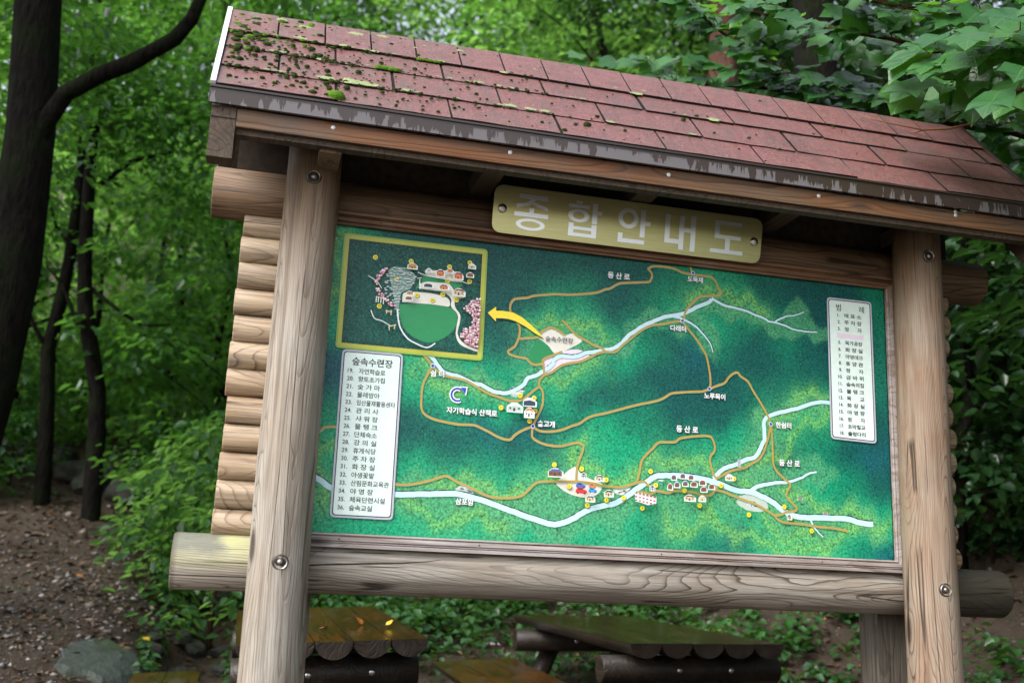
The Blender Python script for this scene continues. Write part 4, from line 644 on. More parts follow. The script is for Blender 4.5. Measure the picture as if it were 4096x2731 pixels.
for (x, z, hw, hh) in ((1.681,.355,.007,.016),(1.953,.229,.012,.006),(2.066,.175,.011,.006)):  # foot bridges
    ink_on('legedge'); m.poly([(x-hw, z+B0-hh), (x+hw, z+B0-hh), (x+hw, z+B0+hh), (x-hw, z+B0+hh)], nexty())
    ink_on('brown')
    for i in range(5): zz = z+B0-hh+(i+.5)*hh*2/5; m.poly([(x-hw*.8, zz-.0008), (x+hw*.8, zz-.0008), (x+hw*.8, zz+.0008), (x-hw*.8, zz+.0008)], nexty())
# legend tables
def uv(q, u, v):
    a = Vector(q[0])*(1-u)+Vector(q[1])*u; b = Vector(q[3])*(1-u)+Vector(q[2])*u; p = a*(1-v)+b*v
    return (p.x, p.y)
legy = -0.0075; LEG = []
for q in (M_legL, M_legR):
    mm_ = MB(); 
    for j, (k, f, r) in enumerate((('legedge', .003, .018), ('black', -.0040, .014), ('legend', -.0076, .012))):
        mm_.cur = j; cx = sum(a[0] for a in q)/4; cz = sum(a[1] for a in q)/4
        qq = [(a[0]+f*math.copysign(1, a[0]-cx), a[1]+f*math.copysign(1, a[1]-cz)) for a in q]
        mm_.poly(Zb(rquad(qq, r)), legy-.0002*j)
    LEG.append(part(mm_, 'legend_table', [I['legedge'], I['black'], I['legend']]))
print('layers', lay[0])
part(m, 'trail_drawing', IM, panel)
# ---- lettering
_tc = {}
def text_shape(s, bold=0.0):
    key = (s, bold)
    if key not in _tc:
        cu = bpy.data.curves.new('tmp', 'FONT'); cu.body = s; cu.size = 1.0; cu.offset = bold; cu.resolution_u = 4; cu.fill_mode = 'FRONT'
        o = bpy.data.objects.new('tmp', cu); C.objects.link(o); bpy.context.view_layer.update()
        me = bpy.data.meshes.new_from_object(o.evaluated_get(bpy.context.evaluated_depsgraph_get()))
        vs = [(v.co.x, v.co.y) for v in me.vertices]; fs = [tuple(p.vertices) for p in me.polygons]
        bpy.data.objects.remove(o); bpy.data.curves.remove(cu); bpy.data.meshes.remove(me); _tc[key] = (vs, fs)
    return _tc[key]
def put_text(mb, s, y, x0=None, x1=None, xc=None, z0=None, z1=None, zc=None, size=None, bold=0.0, tilt=0.0):
    vs, fs = text_shape(s, bold)
    if not vs: return
    a0 = min(v[0] for v in vs); a1 = max(v[0] for v in vs); b0 = min(v[1] for v in vs); b1 = max(v[1] for v in vs)
    sx = (x1-x0)/(a1-a0) if x1 is not None else size; sz = (z1-z0)/(b1-b0) if z1 is not None else (size or sx)
    ox = x0 if x0 is not None else xc-(a1-a0)*sx/2
    oz = z0 if z1 is not None else zc-(b1-b0)*sz/2
    out = []
    for v in vs: out.append((ox+(v[0]-a0)*sx, y, oz+(v[1]-b0)*sz))
    # the curve mesh faces +Z; turned up into the board plane it must face -Y
    mb.add(out, [tuple(f) for f in fs])
ty = -0.0060
for s, c, xa, xb, k in M_labels:
    m = MB()
    if k == 'w':
        m.cur = 2; put_text(m, s, ty-.0002, x0=xa-.002, x1=xb+.002, zc=c[1]+B0-.0015, bold=.055)
        m.cur = 0; put_text(m, s, ty-.0006, x0=xa, x1=xb, zc=c[1]+B0, bold=.028)
    else: m.cur = 1; put_text(m, s, ty-.0006, x0=xa, x1=xb, zc=c[1]+B0, bold=.006)
    part(m, 'place_name', [I['white'], I['black'], I['steelink']], panel)
for n_, x, z in M_nums:
    m = MB(); m.cur = 0; m.disc((x+.001, z-.0015+B0), .0105, ty-.0004); m.cur = 1; m.disc((x, z+B0), .0098, ty-.0006)
    m.cur = 2; put_text(m, str(n_), ty-.0010, xc=x, zc=z+B0, size=.0115); part(m, 'number_mark', [I['steelink'], I['num'], I['black']], panel)
m = MB(); ly = legy-.0010
LL = ['자연학습로','향토초가집','숯 가 마','물레방아','임산물재활용센타','관 리 사','샤 워 장','물 탱 크','단체숙소','강 의 실','휴게식당','주 차 장','화 장 실','야생꽃밭','산림문화교육관','야 영 장','체육단련시설','숲속교실']
p0 = uv(M_legL, .165, .065); p1 = uv(M_legL, .845, .065); put_text(m, '숲속수련장', ly, x0=p0[0], x1=p1[0], zc=p0[1]+B0, bold=.016)
hL = {'임산물재활용센타': .64, '산림문화교육관': .62, '체육단련시설': .57}
for i, s in enumerate(LL):
    v_ = .124+(.945-.124)*i/17; pn = uv(M_legL, .10, v_); pt = uv(M_legL, .285, v_)
    put_text(m, '%d.' % (19+i), ly, x0=pn[0], zc=pn[1]+B0, size=.0215, bold=.014)
    w = (hL.get(s) or (.44 if len(s) == 5 and ' ' not in s else .37))*0.232*(.985+.0)
    put_text(m, s, ly, x0=pt[0], x1=pt[0]+w, zc=pt[1]+B0, z0=pt[1]+B0-.0105, z1=pt[1]+B0+.0105, bold=.014)
part(m, 'legend_lettering', I['black'], LEG[0]); m = MB()
RL = ['매 표 소','주 차 장','정      자',None,'목가공장','화 장 실','야영데크','휴 양 관','정      자','금 바 위','숲속의집','물 탱 크','목      교','화 장 실','야 영 장','정      자','초막철교','출렁다리']
p0 = uv(M_legR, .19, .062); put_text(m, '범', ly, x0=p0[0], x1=p0[0]+.024, zc=p0[1]+B0, bold=.008)
p0 = uv(M_legR, .72, .062); put_text(m, '례', ly, x0=p0[0], x1=p0[0]+.024, zc=p0[1]+B0, bold=.008)
for i, s in enumerate(RL):
    v_ = .118+(.957-.118)*i/17; pn = uv(M_legR, .215 if i < 9 else .19, v_); pt = uv(M_legR, .37, v_)
    if s is None:
        a = uv(M_legR, .19, v_-.014); b = uv(M_legR, .80, v_+.016); m.cur = 1; m.poly([(a[0], b[1]+B0), (b[0], b[1]+B0), (b[0], a[1]+B0), (a[0], a[1]+B0)], ly); m.cur = 0; continue
    put_text(m, '%d.' % (1+i), ly, x0=pn[0], zc=pn[1]+B0, size=.020, bold=.024)
    put_text(m, s, ly, x0=pt[0], x1=pt[0]+.084, z0=pt[1]+B0-.0095, z1=pt[1]+B0+.0095, bold=.024)
part(m, 'legend_lettering', [I['black'], I['pinkm']], LEG[1])
# ---- title plate
t = NT('champagne_plate'); f = t.noise(t.coord((3,60,60)), 3.0, 2.0); M['plate'] = t.out(t.mix(t.ramp(f, [(.3, 0), (.7, 1)]), (0.60,0.55,0.25,1), (0.67,0.62,0.30,1)), 0.30, 0.5, 0.9)
M['foil'] = plain('silver_foil_letter', (0.98,0.99,1.0,1), 0.28, 0.5, 0.95, var=.02)
m = MB(); q = rquad([(.602, 2.450), (1.770, 2.450), (1.775, 2.640), (.604, 2.641)], .042, 8)
n = len(q); a2 = sum(q[i][0]*q[(i+1) % n][1]-q[(i+1) % n][0]*q[i][1] for i in range(n))
if a2 < 0: q = q[::-1]
m.add([(p[0], -.058, p[1]) for p in q]+[(p[0], -.053, p[1]) for p in q], [tuple(range(n)), tuple(reversed(range(n, 2*n)))]+[(i, n+i, n+(i+1) % n, (i+1) % n) for i in range(n)])
def lean(mb):                                  # forward lean added so plate and letters reflect the bright low sky
    mb.v = [(x, y-.15*(z-2.45), z) for x, y, z in mb.v]; return mb
plate = part(lean(m), 'title_plate', M['plate'])
def bar(x0, x1, z0, z1): return [(x0, z0), (x1, z0), (x1, z1), (x0, z1)]
def oval(cx, cz, rx, rz, tx, tz, n=28):
    return [[(cx+(rx-u*tx)*math.cos(a), cz+(rz-u*tz)*math.sin(a)) for u, a in ((0, R(360*i/n)), (0, R(360*(i+1)/n)), (1, R(360*(i+1)/n)), (1, R(360*i/n)))] for i in range(n)]
STROKES = {'종': [bar(.12,.96,.87,1), bar(0,1,.375,.495), bar(.43,.57,.495,.63), [(.47,.87),(.62,.87),(.44,.70),(.07,.60),(.02,.70),(.34,.78)], [(.50,.84),(.64,.78),(.95,.70),(.99,.60),(.66,.67),(.46,.76)]]+oval(.49,.165,.43,.165,.14,.075),
 '합': [bar(.24,.42,.92,1), bar(.03,.63,.80,.90), bar(.72,.87,.40,.98), bar(.87,1,.66,.77), bar(.05,.20,0,.37), bar(.72,.87,0,.37), bar(.20,.72,0,.10), bar(.20,.72,.19,.28)]+oval(.33,.585,.31,.185,.14,.085),
 '안': [bar(.69,.84,.20,.99), bar(.84,1,.55,.67), bar(.03,.17,0,.27), bar(.17,.84,0,.12)]+oval(.32,.70,.31,.29,.14,.115),
 '내': [bar(.02,.17,.17,.97), bar(.17,.45,.17,.30), bar(.45,.60,.02,.97), bar(.60,.80,.52,.64), bar(.80,.95,0,1)],
 '도': [bar(.12,.95,.88,1), bar(.12,.27,.45,.88), bar(.27,.93,.45,.57), bar(.45,.60,.12,.45), bar(0,1,0,.12)]}
for ch, xa, xb, za, zb in M_title:
    m = MB()
    for i, p in enumerate(STROKES[ch]): m.poly([(xa+(xb-xa)*q[0], B0+za+(zb-za)*q[1]) for q in p], -.0595-.00002*(i % 7))
    part(lean(m), 'title_letter', M['foil'], plate)
for x, z in M_scr: m = MB(); m.dome((x, -.058, z+B0), .019, .012, n=20); part(lean(m), 'screw', M['steel'], plate)
# ---- roof
E0 = Vector((0, -.4227, 2.727)); RG = Vector((0, .08, 3.285)); SL = (RG-E0).length; sd_ = (RG-E0)/SL; sn_ = Vector((0, -sd_.z, sd_.y))
RX0, RX1 = -.478, 2.905
def rp(x, s, h=0.0, back=False):
    p = E0+sd_*s+sn_*h
    return (x, p.y if not back else 0.16-p.y, p.z)
roof = MB()                                    # deck under the shingles
for back in (False, True):
    a = [rp(RX0, .0, -.006, back), rp(RX1, .0, -.006, back), rp(RX1, SL, -.006, back), rp(RX0, SL, -.006, back)]
    b = [rp(RX0, .0, -.026, back), rp(RX1, .0, -.026, back), rp(RX1, SL-.02, -.026, back), rp(RX0, SL-.02, -.026, back)]
    roof.add(a+b, [(0,1,2,3), (7,6,5,4), (0,4,5,1), (1,5,6,2), (3,2,6,7), (0,3,7,4)])
deck = part(roof, 'roof_deck', M['soffit'])
m = MB()
for back in (False, True):                     # tarred underlay seen in the slots
    m.add([rp(RX0, .0, -.001, back), rp(RX1, .0, -.001, back), rp(RX1, SL, -.001, back), rp(RX0, SL, -.001, back)], [(0,1,2,3) if not back else (3,2,1,0)])
part(m, 'underlay', M['felt'], deck)
sh = MB()
rows = [(0.0, .180, -.478, .357), (.176, .372, -.27, .151), (.368, .535, -.478, .357)]
jo = [[-.062, .357, .772, 1.19, 1.602, 2.015, 2.43, 2.85], [-.27, .151, .568, .984, 1.394, 1.81, 2.225, 2.64], [-.0625, .358, .774, 1.192, 1.598, 2.01, 2.425, 2.84]]
for back in (False, True):
    for r, (s0, s1, _, _) in enumerate(rows):
        xs = [RX0]+jo[r]+[RX1]
        for xa, xb in zip(xs[:-1], xs[1:]):
            g = .0052; j0 = random.uniform(-.005, .004); cur_ = random.uniform(.006, .013); xa += random.uniform(-.004, .004); n = 7; top = []; bot = []
            for i in range(n):
                f = i/(n-1); x = xa+g+(xb-xa-2*g)*f; e = random.uniform(-.003, .003)
                top.append((x, s0+.003+j0+e))
            vs = [rp(x, s, cur_+random.uniform(-.001, .001), back) for x, s in top]+[rp(x, s1+.006, .003, back) for x, s in top]+[rp(x, s, .0015, back) for x, s in top]
            fs = []
            for i in range(n-1):
                fs += [(i, i+1, n+i+1, n+i), (2*n+i, 2*n+i+1, i+1, i)]
            fs += [(0, n, 2*n), (n-1, 3*n-1, 2*n-1)]
            if back: fs = [tuple(reversed(f_)) for f_ in fs]
            k0 = len(sh.v); sh.v += [tuple(q) for q in vs]
            for f_ in fs: sh.f.append(tuple(k0+i for i in f_)); sh.m.append(0 if max(f_) < 2*n else 1); sh.sm.append(False)
    xs = [RX0]+[-.288+.183*i for i in range(18) if -.288+.183*i < RX1-.05]+[RX1]
    for xa, xb in zip(xs[:-1], xs[1:]):        # ridge caps
        g = .0034; e = random.uniform(-.003, .003)
        vs = [rp(xa+g, .532+e, .014, back), rp(xb-g, .532+e, .014, back), rp(xb-g, SL+.004, .014, back), rp(xa+g, SL+.004, .012, back), rp(xa+g, .532+e, .002, back), rp(xb-g, .532+e, .002, back)]
        fs = [(0,1,2,3), (4,5,1,0), (0,3,4), (1,5,2)]
        k0 = len(sh.v); sh.v += [tuple(q) for q in vs]
        for j, f_ in enumerate(fs): sh.f.append(tuple(k0+i for i in (reversed(f_) if back else f_))); sh.m.append(0 if j == 0 else 1); sh.sm.append(False)
shing = part(sh, 'shingle_roof', [M['shingle'], M['felt']])
m = MB()                                       # moss cushions and lichen on the shingles
def cushion(mb, x, s, r, h):
    n = 9; vs = []; p0 = Vector(rp(x, s, .010)); a = Vector((1,0,0)); b = sd_
    rr = [r*random.uniform(.75, 1.2) for _ in range(n)]
    for fr, fh in ((1.0, 0.0), (.85, .6), (.45, .95)):
        for k in range(n):
            t_ = 2*math.pi*k/n; vs.append(p0+(a*math.cos(t_)*1.15+b*math.sin(t_)*.8)*rr[k]*fr+sn_*h*fh*random.uniform(.85, 1.1))
    vs.append(p0+sn_*h); fs = []
    for j in range(2):
        for k in range(n): fs.append((j*n+k, j*n+(k+1) % n, (j+1)*n+(k+1) % n, (j+1)*n+k))
    for k in range(n): fs.append((2*n+k, 2*n+(k+1) % n, 3*n))
    mb.smooth = True; mb.add(vs, fs)
for i in range(760):
    x = RX0+.02+abs(random.gauss(0, 1))*(.55 if i < 480 else 1.0); s = random.uniform(.02, SL-.02)
    if x > 2.6: continue
    if random.random() < .25: s = random.choice((.18, .37, .535))+random.uniform(-.012, .006)
    r = min(.014, random.lognormvariate(math.log(.0044 if x > .0 else .0057), .42)); m.cur = 1 if (s > .45 and x < -.15 and random.random() < .5) else 0
    cushion(m, x, s, r, r*.85)
for k in range(38):                            # the dark mossy corner under the ridge
    m.cur = 0 if random.random() < .7 else 1; r = random.uniform(.007, .018); cushion(m, RX0+.025+abs(random.gauss(0, .07)), random.uniform(.30, .70), r, r*.5)
m.cur = 1; cushion(m, -.062, .035, .030, .022); 
for k in range(7): cushion(m, .10+.012*k, .372+.004*random.random(), .016, .010)
for k in range(6): cushion(m, .27+.016*k, .532, .012, .007)
part(m, 'moss', [M['moss'], M['moss_bright']], shing)['kind'] = 'stuff'
m = MB()
spots = [(-.20,.555,.035),(-.12,.36,.018),(-.03,.545,.03),(.0,.19,.045),(.055,.188,.035),(-.10,.186,.03),(.02,.70,.035),(-.18,.68,.03),(-.28,.72,.03),(.36,.54,.02),(.2,.187,.02),(.09,.535,.022),(1.2,.53,.03),(.62,.53,.02),(.60,.19,.025),(.68,.188,.02),(.74,.187,.02),(1.5,.37,.03),(.45,.70,.018),(.13,.72,.025),(.5,.38,.02),(1.0,.18,.018),(1.35,.18,.015)]
for i in range(46): spots.append((RX0+.05+abs(random.gauss(0, .7)), random.choice((.185, .376, .538, random.uniform(.55, .74))), random.uniform(.006, .014)))
for x, s, r in spots:
    n = 14; c0 = Vector(rp(x, s, .0135)); vs = [c0+sn_*.002]
    for k in range(n):
        t_ = 2*math.pi*k/n; q_ = r*random.uniform(.6, 1.1); vs.append(c0+Vector((1,0,0))*math.cos(t_)*q_*1.2+sd_*math.sin(t_)*q_*.6)
    m.add(vs, [(0, 1+k, 1+(k+1) % n) for k in range(n)])
part(m, 'lichen', M['lichen'], shing)['kind'] = 'stuff'
for y, s in ((-.4227, 1), (.5827, -1)):        # painted drip edges
    m = MB(); y0, y1 = (y-.002, y+.012) if s > 0 else (y-.012, y+.002)
    m.box(-.492, RX1+.01, y0, y1, 2.667, 2.728)
    ya, yb = (y-.008, y-.002) if s > 0 else (y+.002, y+.008); m.box(-.492, RX1+.01, ya, yb, 2.722, 2.7295)
    part(m, 'drip_edge', M['drip'])
for x0, x1 in ((-.492, -.474), (RX1+.001, RX1+.014)):
    for back in (False, True):
        m = MB(); m.add([rp(x, s, h, back) for h in (-.03, .018) for x, s in ((x0, .004), (x1, .004), (x1, SL+.012), (x0, SL+.012))], [(0,1,2,3), (7,6,5,4), (4,5,1,0), (5,6,2,1), (6,7,3,2), (7,4,0,3)]); part(m, 'rake_strip', M['rake'] if x0 < 0 else M['rake_dark'])
m = MB(); m.box(-.394, 2.872, -.402, -.36, 2.598, 2.664); fas = part(m, 'fascia_beam', M['fascia'], label='orange brown front beam under the eave')
m = MB(); m.box(-.394, 2.872, -.385, -.340, 2.577, 2.597); part(m, 'fascia_batten', M['dark_timber'])
for x in (-.063, .584, 1.211, 1.851, 2.479):
    m = MB(); m.dome((x, -.402, 2.644), .0085, .003); part(m, 'nail', M['nail'], fas)
m = MB(); m.dome((2.479, -.402, 2.659), .0085, .003); part(m, 'nail', M['nail'], fas)
m = MB(); m.box(-.394, 2.80, .52, .56, 2.60, 2.664); part(m, 'rear_fascia', M['fascia'])
for x in (.575, 1.22, 1.86, 2.50):             # tie beams on the top log that carry the eave
    m = MB(); m.box(x-.044, x+.044, -.350, .515, 2.647, 2.715); part(m, 'tie_beam', M['dark_timber'])
m = MB(); m.box(-.102, -.022, -.352, .515, 2.647, 2.715); part(m, 'tie_beam', M['dark_timber'])
m = MB(); m.box(-.100, -.024, -.358, -.19, 2.566, 2.619); part(m, 'corbel_block', M['post'])
for x0, x1 in ((-.480, -.396), (2.874, 2.904)): # barge boards at the gable ends
    for back in (False, True):
        m = MB(); f_ = (lambda y: .16-y) if back else (lambda y: y)
        prof = [(-.402, 2.664), (-.402, 2.480), (-.33, 2.478), (.08, 2.96), (.08, 3.235)] if not back else [(-.402, 2.69), (-.402, 2.63), (-.30, 2.63), (.08, 2.99), (.08, 3.235)]
        n = len(prof); m.add([(x0, f_(y), z) for y, z in prof]+[(x1, f_(y), z) for y, z in prof], [tuple(range(n)), tuple(reversed(range(n, 2*n)))]+[(i, n+i, n+(i+1) % n, (i+1) % n) for i in range(n)])
        if not back: m.box(x0+.001, x1-.001, -.406, -.402, 2.625, 2.664)
        part(m, 'barge_board', M['dark_timber'])
for y in (.08,):
    m = MB(); m.box(RX0+.02, RX1-.02, y-.03, y+.03, 3.14, 3.235); part(m, 'ridge_beam', M['dark_timber'])
m = MB(); m.box(-.394, 2.80, .09, .11, 2.62, 3.14); part(m, 'gable_backboard', M['soffit'])
# ------------------------------------------------------------------ terrain
def sp(v, k=0.5): return np.logaddexp(0, np.asarray(v, dtype=float)/k)*k
def ditch_x(y): return -0.42-0.07*(y-4)+0.07*np.sin(y*1.3)
def ground_z(x, y):
    x = np.asarray(x, dtype=float); y = np.asarray(y, dtype=float)
    z = 0.262*sp(y-2.9)+0.20*sp(y-9.5, 1.0)+0.34*sp(x-3.1)*np.clip((y+3)/5, 0, 1)
    z = z-0.42*np.exp(-((x-ditch_x(y))/0.40)**2)*np.clip((y-3.2)/1.0, 0, 1)*np.clip((10.5-y)/1.5, 0, 1)
    z = z+0.10*np.clip((-x-0.8)/1.0, 0, 1)*np.clip((y-2)/3, 0, 1)
    z = z+0.05*np.sin(x*0.9+y*0.5)+0.035*np.sin(x*2.1-y*1.7+1)+0.015*np.sin(x*5.3+y*4.1)
    z = z+0.30*sp(-y-6, 1.0)*0
    return z
def gz1(x, y): return float(ground_z(x, y))
xs = np.concatenate([np.linspace(-60, -6, 30), np.linspace(-5.8, 8, 150), np.linspace(8.4, 60, 30)])
ys = np.concatenate([np.linspace(-40, -1, 25), np.linspace(-.8, 14, 150), np.linspace(14.5, 75, 45)])
X, Y = np.meshgrid(xs, ys); Zg = ground_z(X, Y)+rng.normal(0, 0.006, X.shape)
ii = np.arange(X.size).reshape(X.shape)
F = np.stack([ii[:-1, :-1].ravel(), ii[:-1, 1:].ravel(), ii[1:, 1:].ravel(), ii[1:, :-1].ravel()], 1)
tag(link('ground', np_mesh('ground', np.stack([X.ravel(), Y.ravel(), Zg.ravel()], 1), F, M['ground'], smooth=True)), kind='structure')
xs2 = np.linspace(-9, 7, 60); ys2 = np.linspace(-16, -.9, 60); X2, Y2 = np.meshgrid(xs2, ys2); i2 = np.arange(3600).reshape(60, 60)
tag(link('path', np_mesh('path', np.stack([X2.ravel(), Y2.ravel(), (ground_z(X2, Y2)+.03-.12*np.clip((np.abs(X2+1)-7.2)/.8, 0, 1)-.12*np.clip((Y2+1.3)/.4, 0, 1)).ravel()], 1), np.stack([i2[:-1, :-1].ravel(), i2[:-1, 1:].ravel(), i2[1:, 1:].ravel(), i2[1:, :-1].ravel()], 1), M['path'], smooth=True)), kind='structure')  # pale ground out of view, added to bounce light up under the eave
# ------------------------------------------------------------------ foliage builders
def unit(a): return a/np.maximum(np.linalg.norm(a, axis=1, keepdims=True), 1e-9)
def leaf_arrays(P, D, N, L, Wd, tint):
    n = len(P); D = unit(D); N = unit(N-D*np.sum(N*D, 1, keepdims=True)); Sd = np.cross(D, N); L = L[:, None]; Wd = Wd[:, None]
    V = np.empty((n, 6, 3)); V[:, 0] = P
    V[:, 1] = P+D*L*.36+Sd*Wd+N*Wd*.30; V[:, 2] = P+D*L*.72+Sd*Wd*.72+N*(Wd*.18-L*.05); V[:, 3] = P+D*L-N*L*.16
    V[:, 4] = P+D*L*.72-Sd*Wd*.72+N*(Wd*.18-L*.05); V[:, 5] = P+D*L*.36-Sd*Wd+N*Wd*.30
    b = np.arange(n)[:, None]*6
    F = np.concatenate([b+np.array([[0,1,2,3]]), b+np.array([[0,3,4,5]])], 0)
    return V.reshape(-1, 3), F, np.repeat(tint, 6)
def foliage(name, pads, per, L0, mat, flat=0.16, wr=0.30):
    """pads: (x,y,z,r). Flat sprays of leaves, each spray with its own lightness"""
    P = []; D = []; N = []; T = []
    for (x, y, z, r) in pads:
        n = max(8, int(per*(r/0.6)**2)); a = rng.uniform(0, 2*np.pi, n); q = np.sqrt(rng.uniform(0, 1, n))*r
        tilt = rng.normal(0, .22, 2); px = np.cos(a)*q; py = np.sin(a)*q
        pz = rng.normal(0, flat*r, n)-0.22*q*q/r+px*tilt[0]+py*tilt[1]
        P.append(np.stack([x+px, y+py, z+pz], 1))
        D.append(np.stack([np.cos(a)+rng.normal(0, .7, n), np.sin(a)+rng.normal(0, .7, n), rng.normal(-.35, .3, n)], 1))
        N.append(np.stack([rng.normal(0, .33, n), rng.normal(0, .33, n), np.ones(n)], 1))
        T.append(np.clip(rng.uniform(.1, .8)+rng.normal(0, .16, n), 0, 1))
    P = np.concatenate(P); n = len(P); L = L0*rng.uniform(.65, 1.3, n)
    V, F, T = leaf_arrays(P, np.concatenate(D), np.concatenate(N), L, L*wr*rng.uniform(.85, 1.2, n), np.concatenate(T))
    return np_mesh(name, V, F, mat, {'tint': T})
def woody(name, lines, mat, n=8):
    m = MB()
    for pts, rad in lines: m.tube(pts, rad, n, wob=.06)
    o = m.build(name, mat); me = o.data; bpy.data.objects.remove(o); return me
def make_tree(H, zlo, rad, npad, per, leaf, mat, bark, tr, padr=(.45, .95)):
    """a trunk with limbs, and the crown as leaf sprays carried by the limbs"""
    bend = [(rng.normal(0, .05*H*k/5), rng.normal(0, .05*H*k/5), H*k/5) for k in range(6)]; bend[0] = (0, 0, -.4)
    lines = [(bend, [tr*1.25, tr, tr*.82, tr*.62, tr*.4, tr*.12])]; pads = []
    for k in range(npad):
        f = (k+rng.uniform(0, 1))/npad; z = zlo+(H-zlo)*f; a = k*2.4+rng.uniform(-.5, .5)
        env = rad*(0.55+0.45*math.sin(math.pi*min(1, .15+f*.95)))*(1-.55*f**3); d = env*math.sqrt(rng.uniform(.06, 1))
        p = (math.cos(a)*d, math.sin(a)*d, z+rng.normal(0, .15)); pads.append((*p, rng.uniform(*padr)))
        if k % 3 == 0 and d > .5:
            j = min(4, max(1, int(max(0, z-.28*d)/H*5))); b = bend[j]; mid = (b[0]*.5+p[0]*.5, b[1]*.5+p[1]*.5, b[2]*.45+p[2]*.55+.1)
            lines.append(([b, mid, p], [tr*.32*(1-f*.5), tr*.2*(1-f*.4), .008]))
    return woody('trunk', lines, bark), foliage('crown', pads, per, leaf, mat)
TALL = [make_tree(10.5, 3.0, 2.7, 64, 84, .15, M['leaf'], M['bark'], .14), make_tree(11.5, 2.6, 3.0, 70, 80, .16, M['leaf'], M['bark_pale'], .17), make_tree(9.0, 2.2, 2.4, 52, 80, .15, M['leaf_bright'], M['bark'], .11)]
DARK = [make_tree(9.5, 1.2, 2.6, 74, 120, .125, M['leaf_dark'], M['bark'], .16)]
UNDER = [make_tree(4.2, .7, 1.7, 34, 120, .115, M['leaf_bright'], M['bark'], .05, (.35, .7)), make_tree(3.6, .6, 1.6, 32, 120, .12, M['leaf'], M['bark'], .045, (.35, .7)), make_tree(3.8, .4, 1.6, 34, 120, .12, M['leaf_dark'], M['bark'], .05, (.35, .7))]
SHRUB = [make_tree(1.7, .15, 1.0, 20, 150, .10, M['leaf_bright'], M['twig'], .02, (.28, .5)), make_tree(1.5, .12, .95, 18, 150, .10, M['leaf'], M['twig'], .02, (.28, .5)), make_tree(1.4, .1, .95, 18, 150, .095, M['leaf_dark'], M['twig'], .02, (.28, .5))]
def plant(name, var, x, y, s, label, cat, group, sink=0.05):
    r = empty(name, (x, y, gz1(x, y)-sink), label, cat, group); r.rotation_euler.z = random.uniform(0, 6.28); r.scale = (s, s, s*random.uniform(.92, 1.08))
    link('trunk' if cat != 'shrub' else 'stem', var[0], r); link('crown' if cat != 'shrub' else 'foliage', var[1], r); return r
FT = 'tall trees of the blurred forest behind the board, with unseen ones added for shade'
tall = [(-.4,19.5,0),(4.9,10.8,2),(3.3,17.5,2),(.9,20.5,0),(5.2,-2.6,3),(7.6,-.6,3),(5.9,13.2,1),(7.6,9.6,3),(8.7,15,0),(10.8,11,3),(-5.2,21,0),(-1.6,24,2),(6.2,21,0),(10.5,20,1),(13.5,16,3),(12.2,8,3),(6.6,1.2,3),(5.6,-4.6,3),(8.5,-2.5,3),(-8,1.5,1),(-4.2,28,0),(9.2,28,0),(14.5,25,1),(8.9,4.9,3),(5.0,17.2,2),(-3.4,9.6,2)]  # trees beside and before the board are out of view, added for shade
for x, y, v in tall:
    lab = ('tall leafy forest tree behind or beside the left trunks, out of focus or out of view' if x < -2.2 else 'tall leafy forest tree rising out of focus behind the shingle roof or unseen beside it' if x < 7.4 else 'tall shaded tree right of the board or out of view beside it')
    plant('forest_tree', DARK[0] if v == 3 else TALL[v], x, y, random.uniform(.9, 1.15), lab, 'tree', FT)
UN = 'young understory trees behind the board'
under = [(-2.6,11.6,0),(-.7,10.8,0),(.3,13.2,0),(-4.2,9.8,1),(-.2,8.4,1),(6.9,4.6,2),(6.4,6.4,2),(8.4,6.6,2),(5.2,8.2,1),(2.7,8.4,1),(-1.9,13.8,0),(-3.6,14.8,0),(-1.2,15.8,0),(.6,16.2,0),(-5.6,12.6,1),(7.6,3.2,2),(5.7,3.9,2),(-2.3,19.5,0),(-.2,21,0),(1.2,10.6,0),(4.2,11.5,1),(9.8,8.8,2)]
for x, y, v in under:
    lab = ('bright young tree in the glade left of the board' if v == 0 else 'young green tree filling in under the tall trees' if v == 1 else 'dark shaded young tree right of the board')
    plant('young_tree', UNDER[v], x, y, random.uniform(.9, 1.2), lab, 'tree', UN)
SH = 'shrubs on the forest slope'
shr = [(-.42,5.7,0,1.05),(-.55,6.6,0,1.05),(-.2,7.3,0,1.0),(-.95,7.4,1,1.0),(.3,6.9,1,.9),(-2.9,9.2,1,.9),(-3.6,8.4,1,1.0),(-1.2,9.4,0,.9),(-2.2,11.4,0,.9),(-3.9,11,1,1.1),(-.6,10,0,1.0),(.6,8.6,1,1.1),(1.6,7.3,1,.9),(2.8,7.0,1,.9),(3.9,6.6,1,.9),(4.9,6.0,2,1.0),(5.6,5.0,2,.9),(6.1,4.0,2,.8),(6.6,3.3,2,.8),(7.2,5.6,2,1.2),(-1.6,12.6,0,1.1),(-4.9,10.2,1,1.0),(-5.6,9.0,1,1.2),(-3.0,12.9,0,1.1),(.5,11.8,0,1.1)]
for x, y, v, s in shr:
    lab = ('bright leafy shrub left of the wall logs' if v == 0 else 'green shrub on the slope behind the picnic tables or trunks' if v == 1 else 'dark shrub in deep shade right of the right post')
    plant('shrub', SHRUB[v], x, y, s, lab, 'shrub', SH)
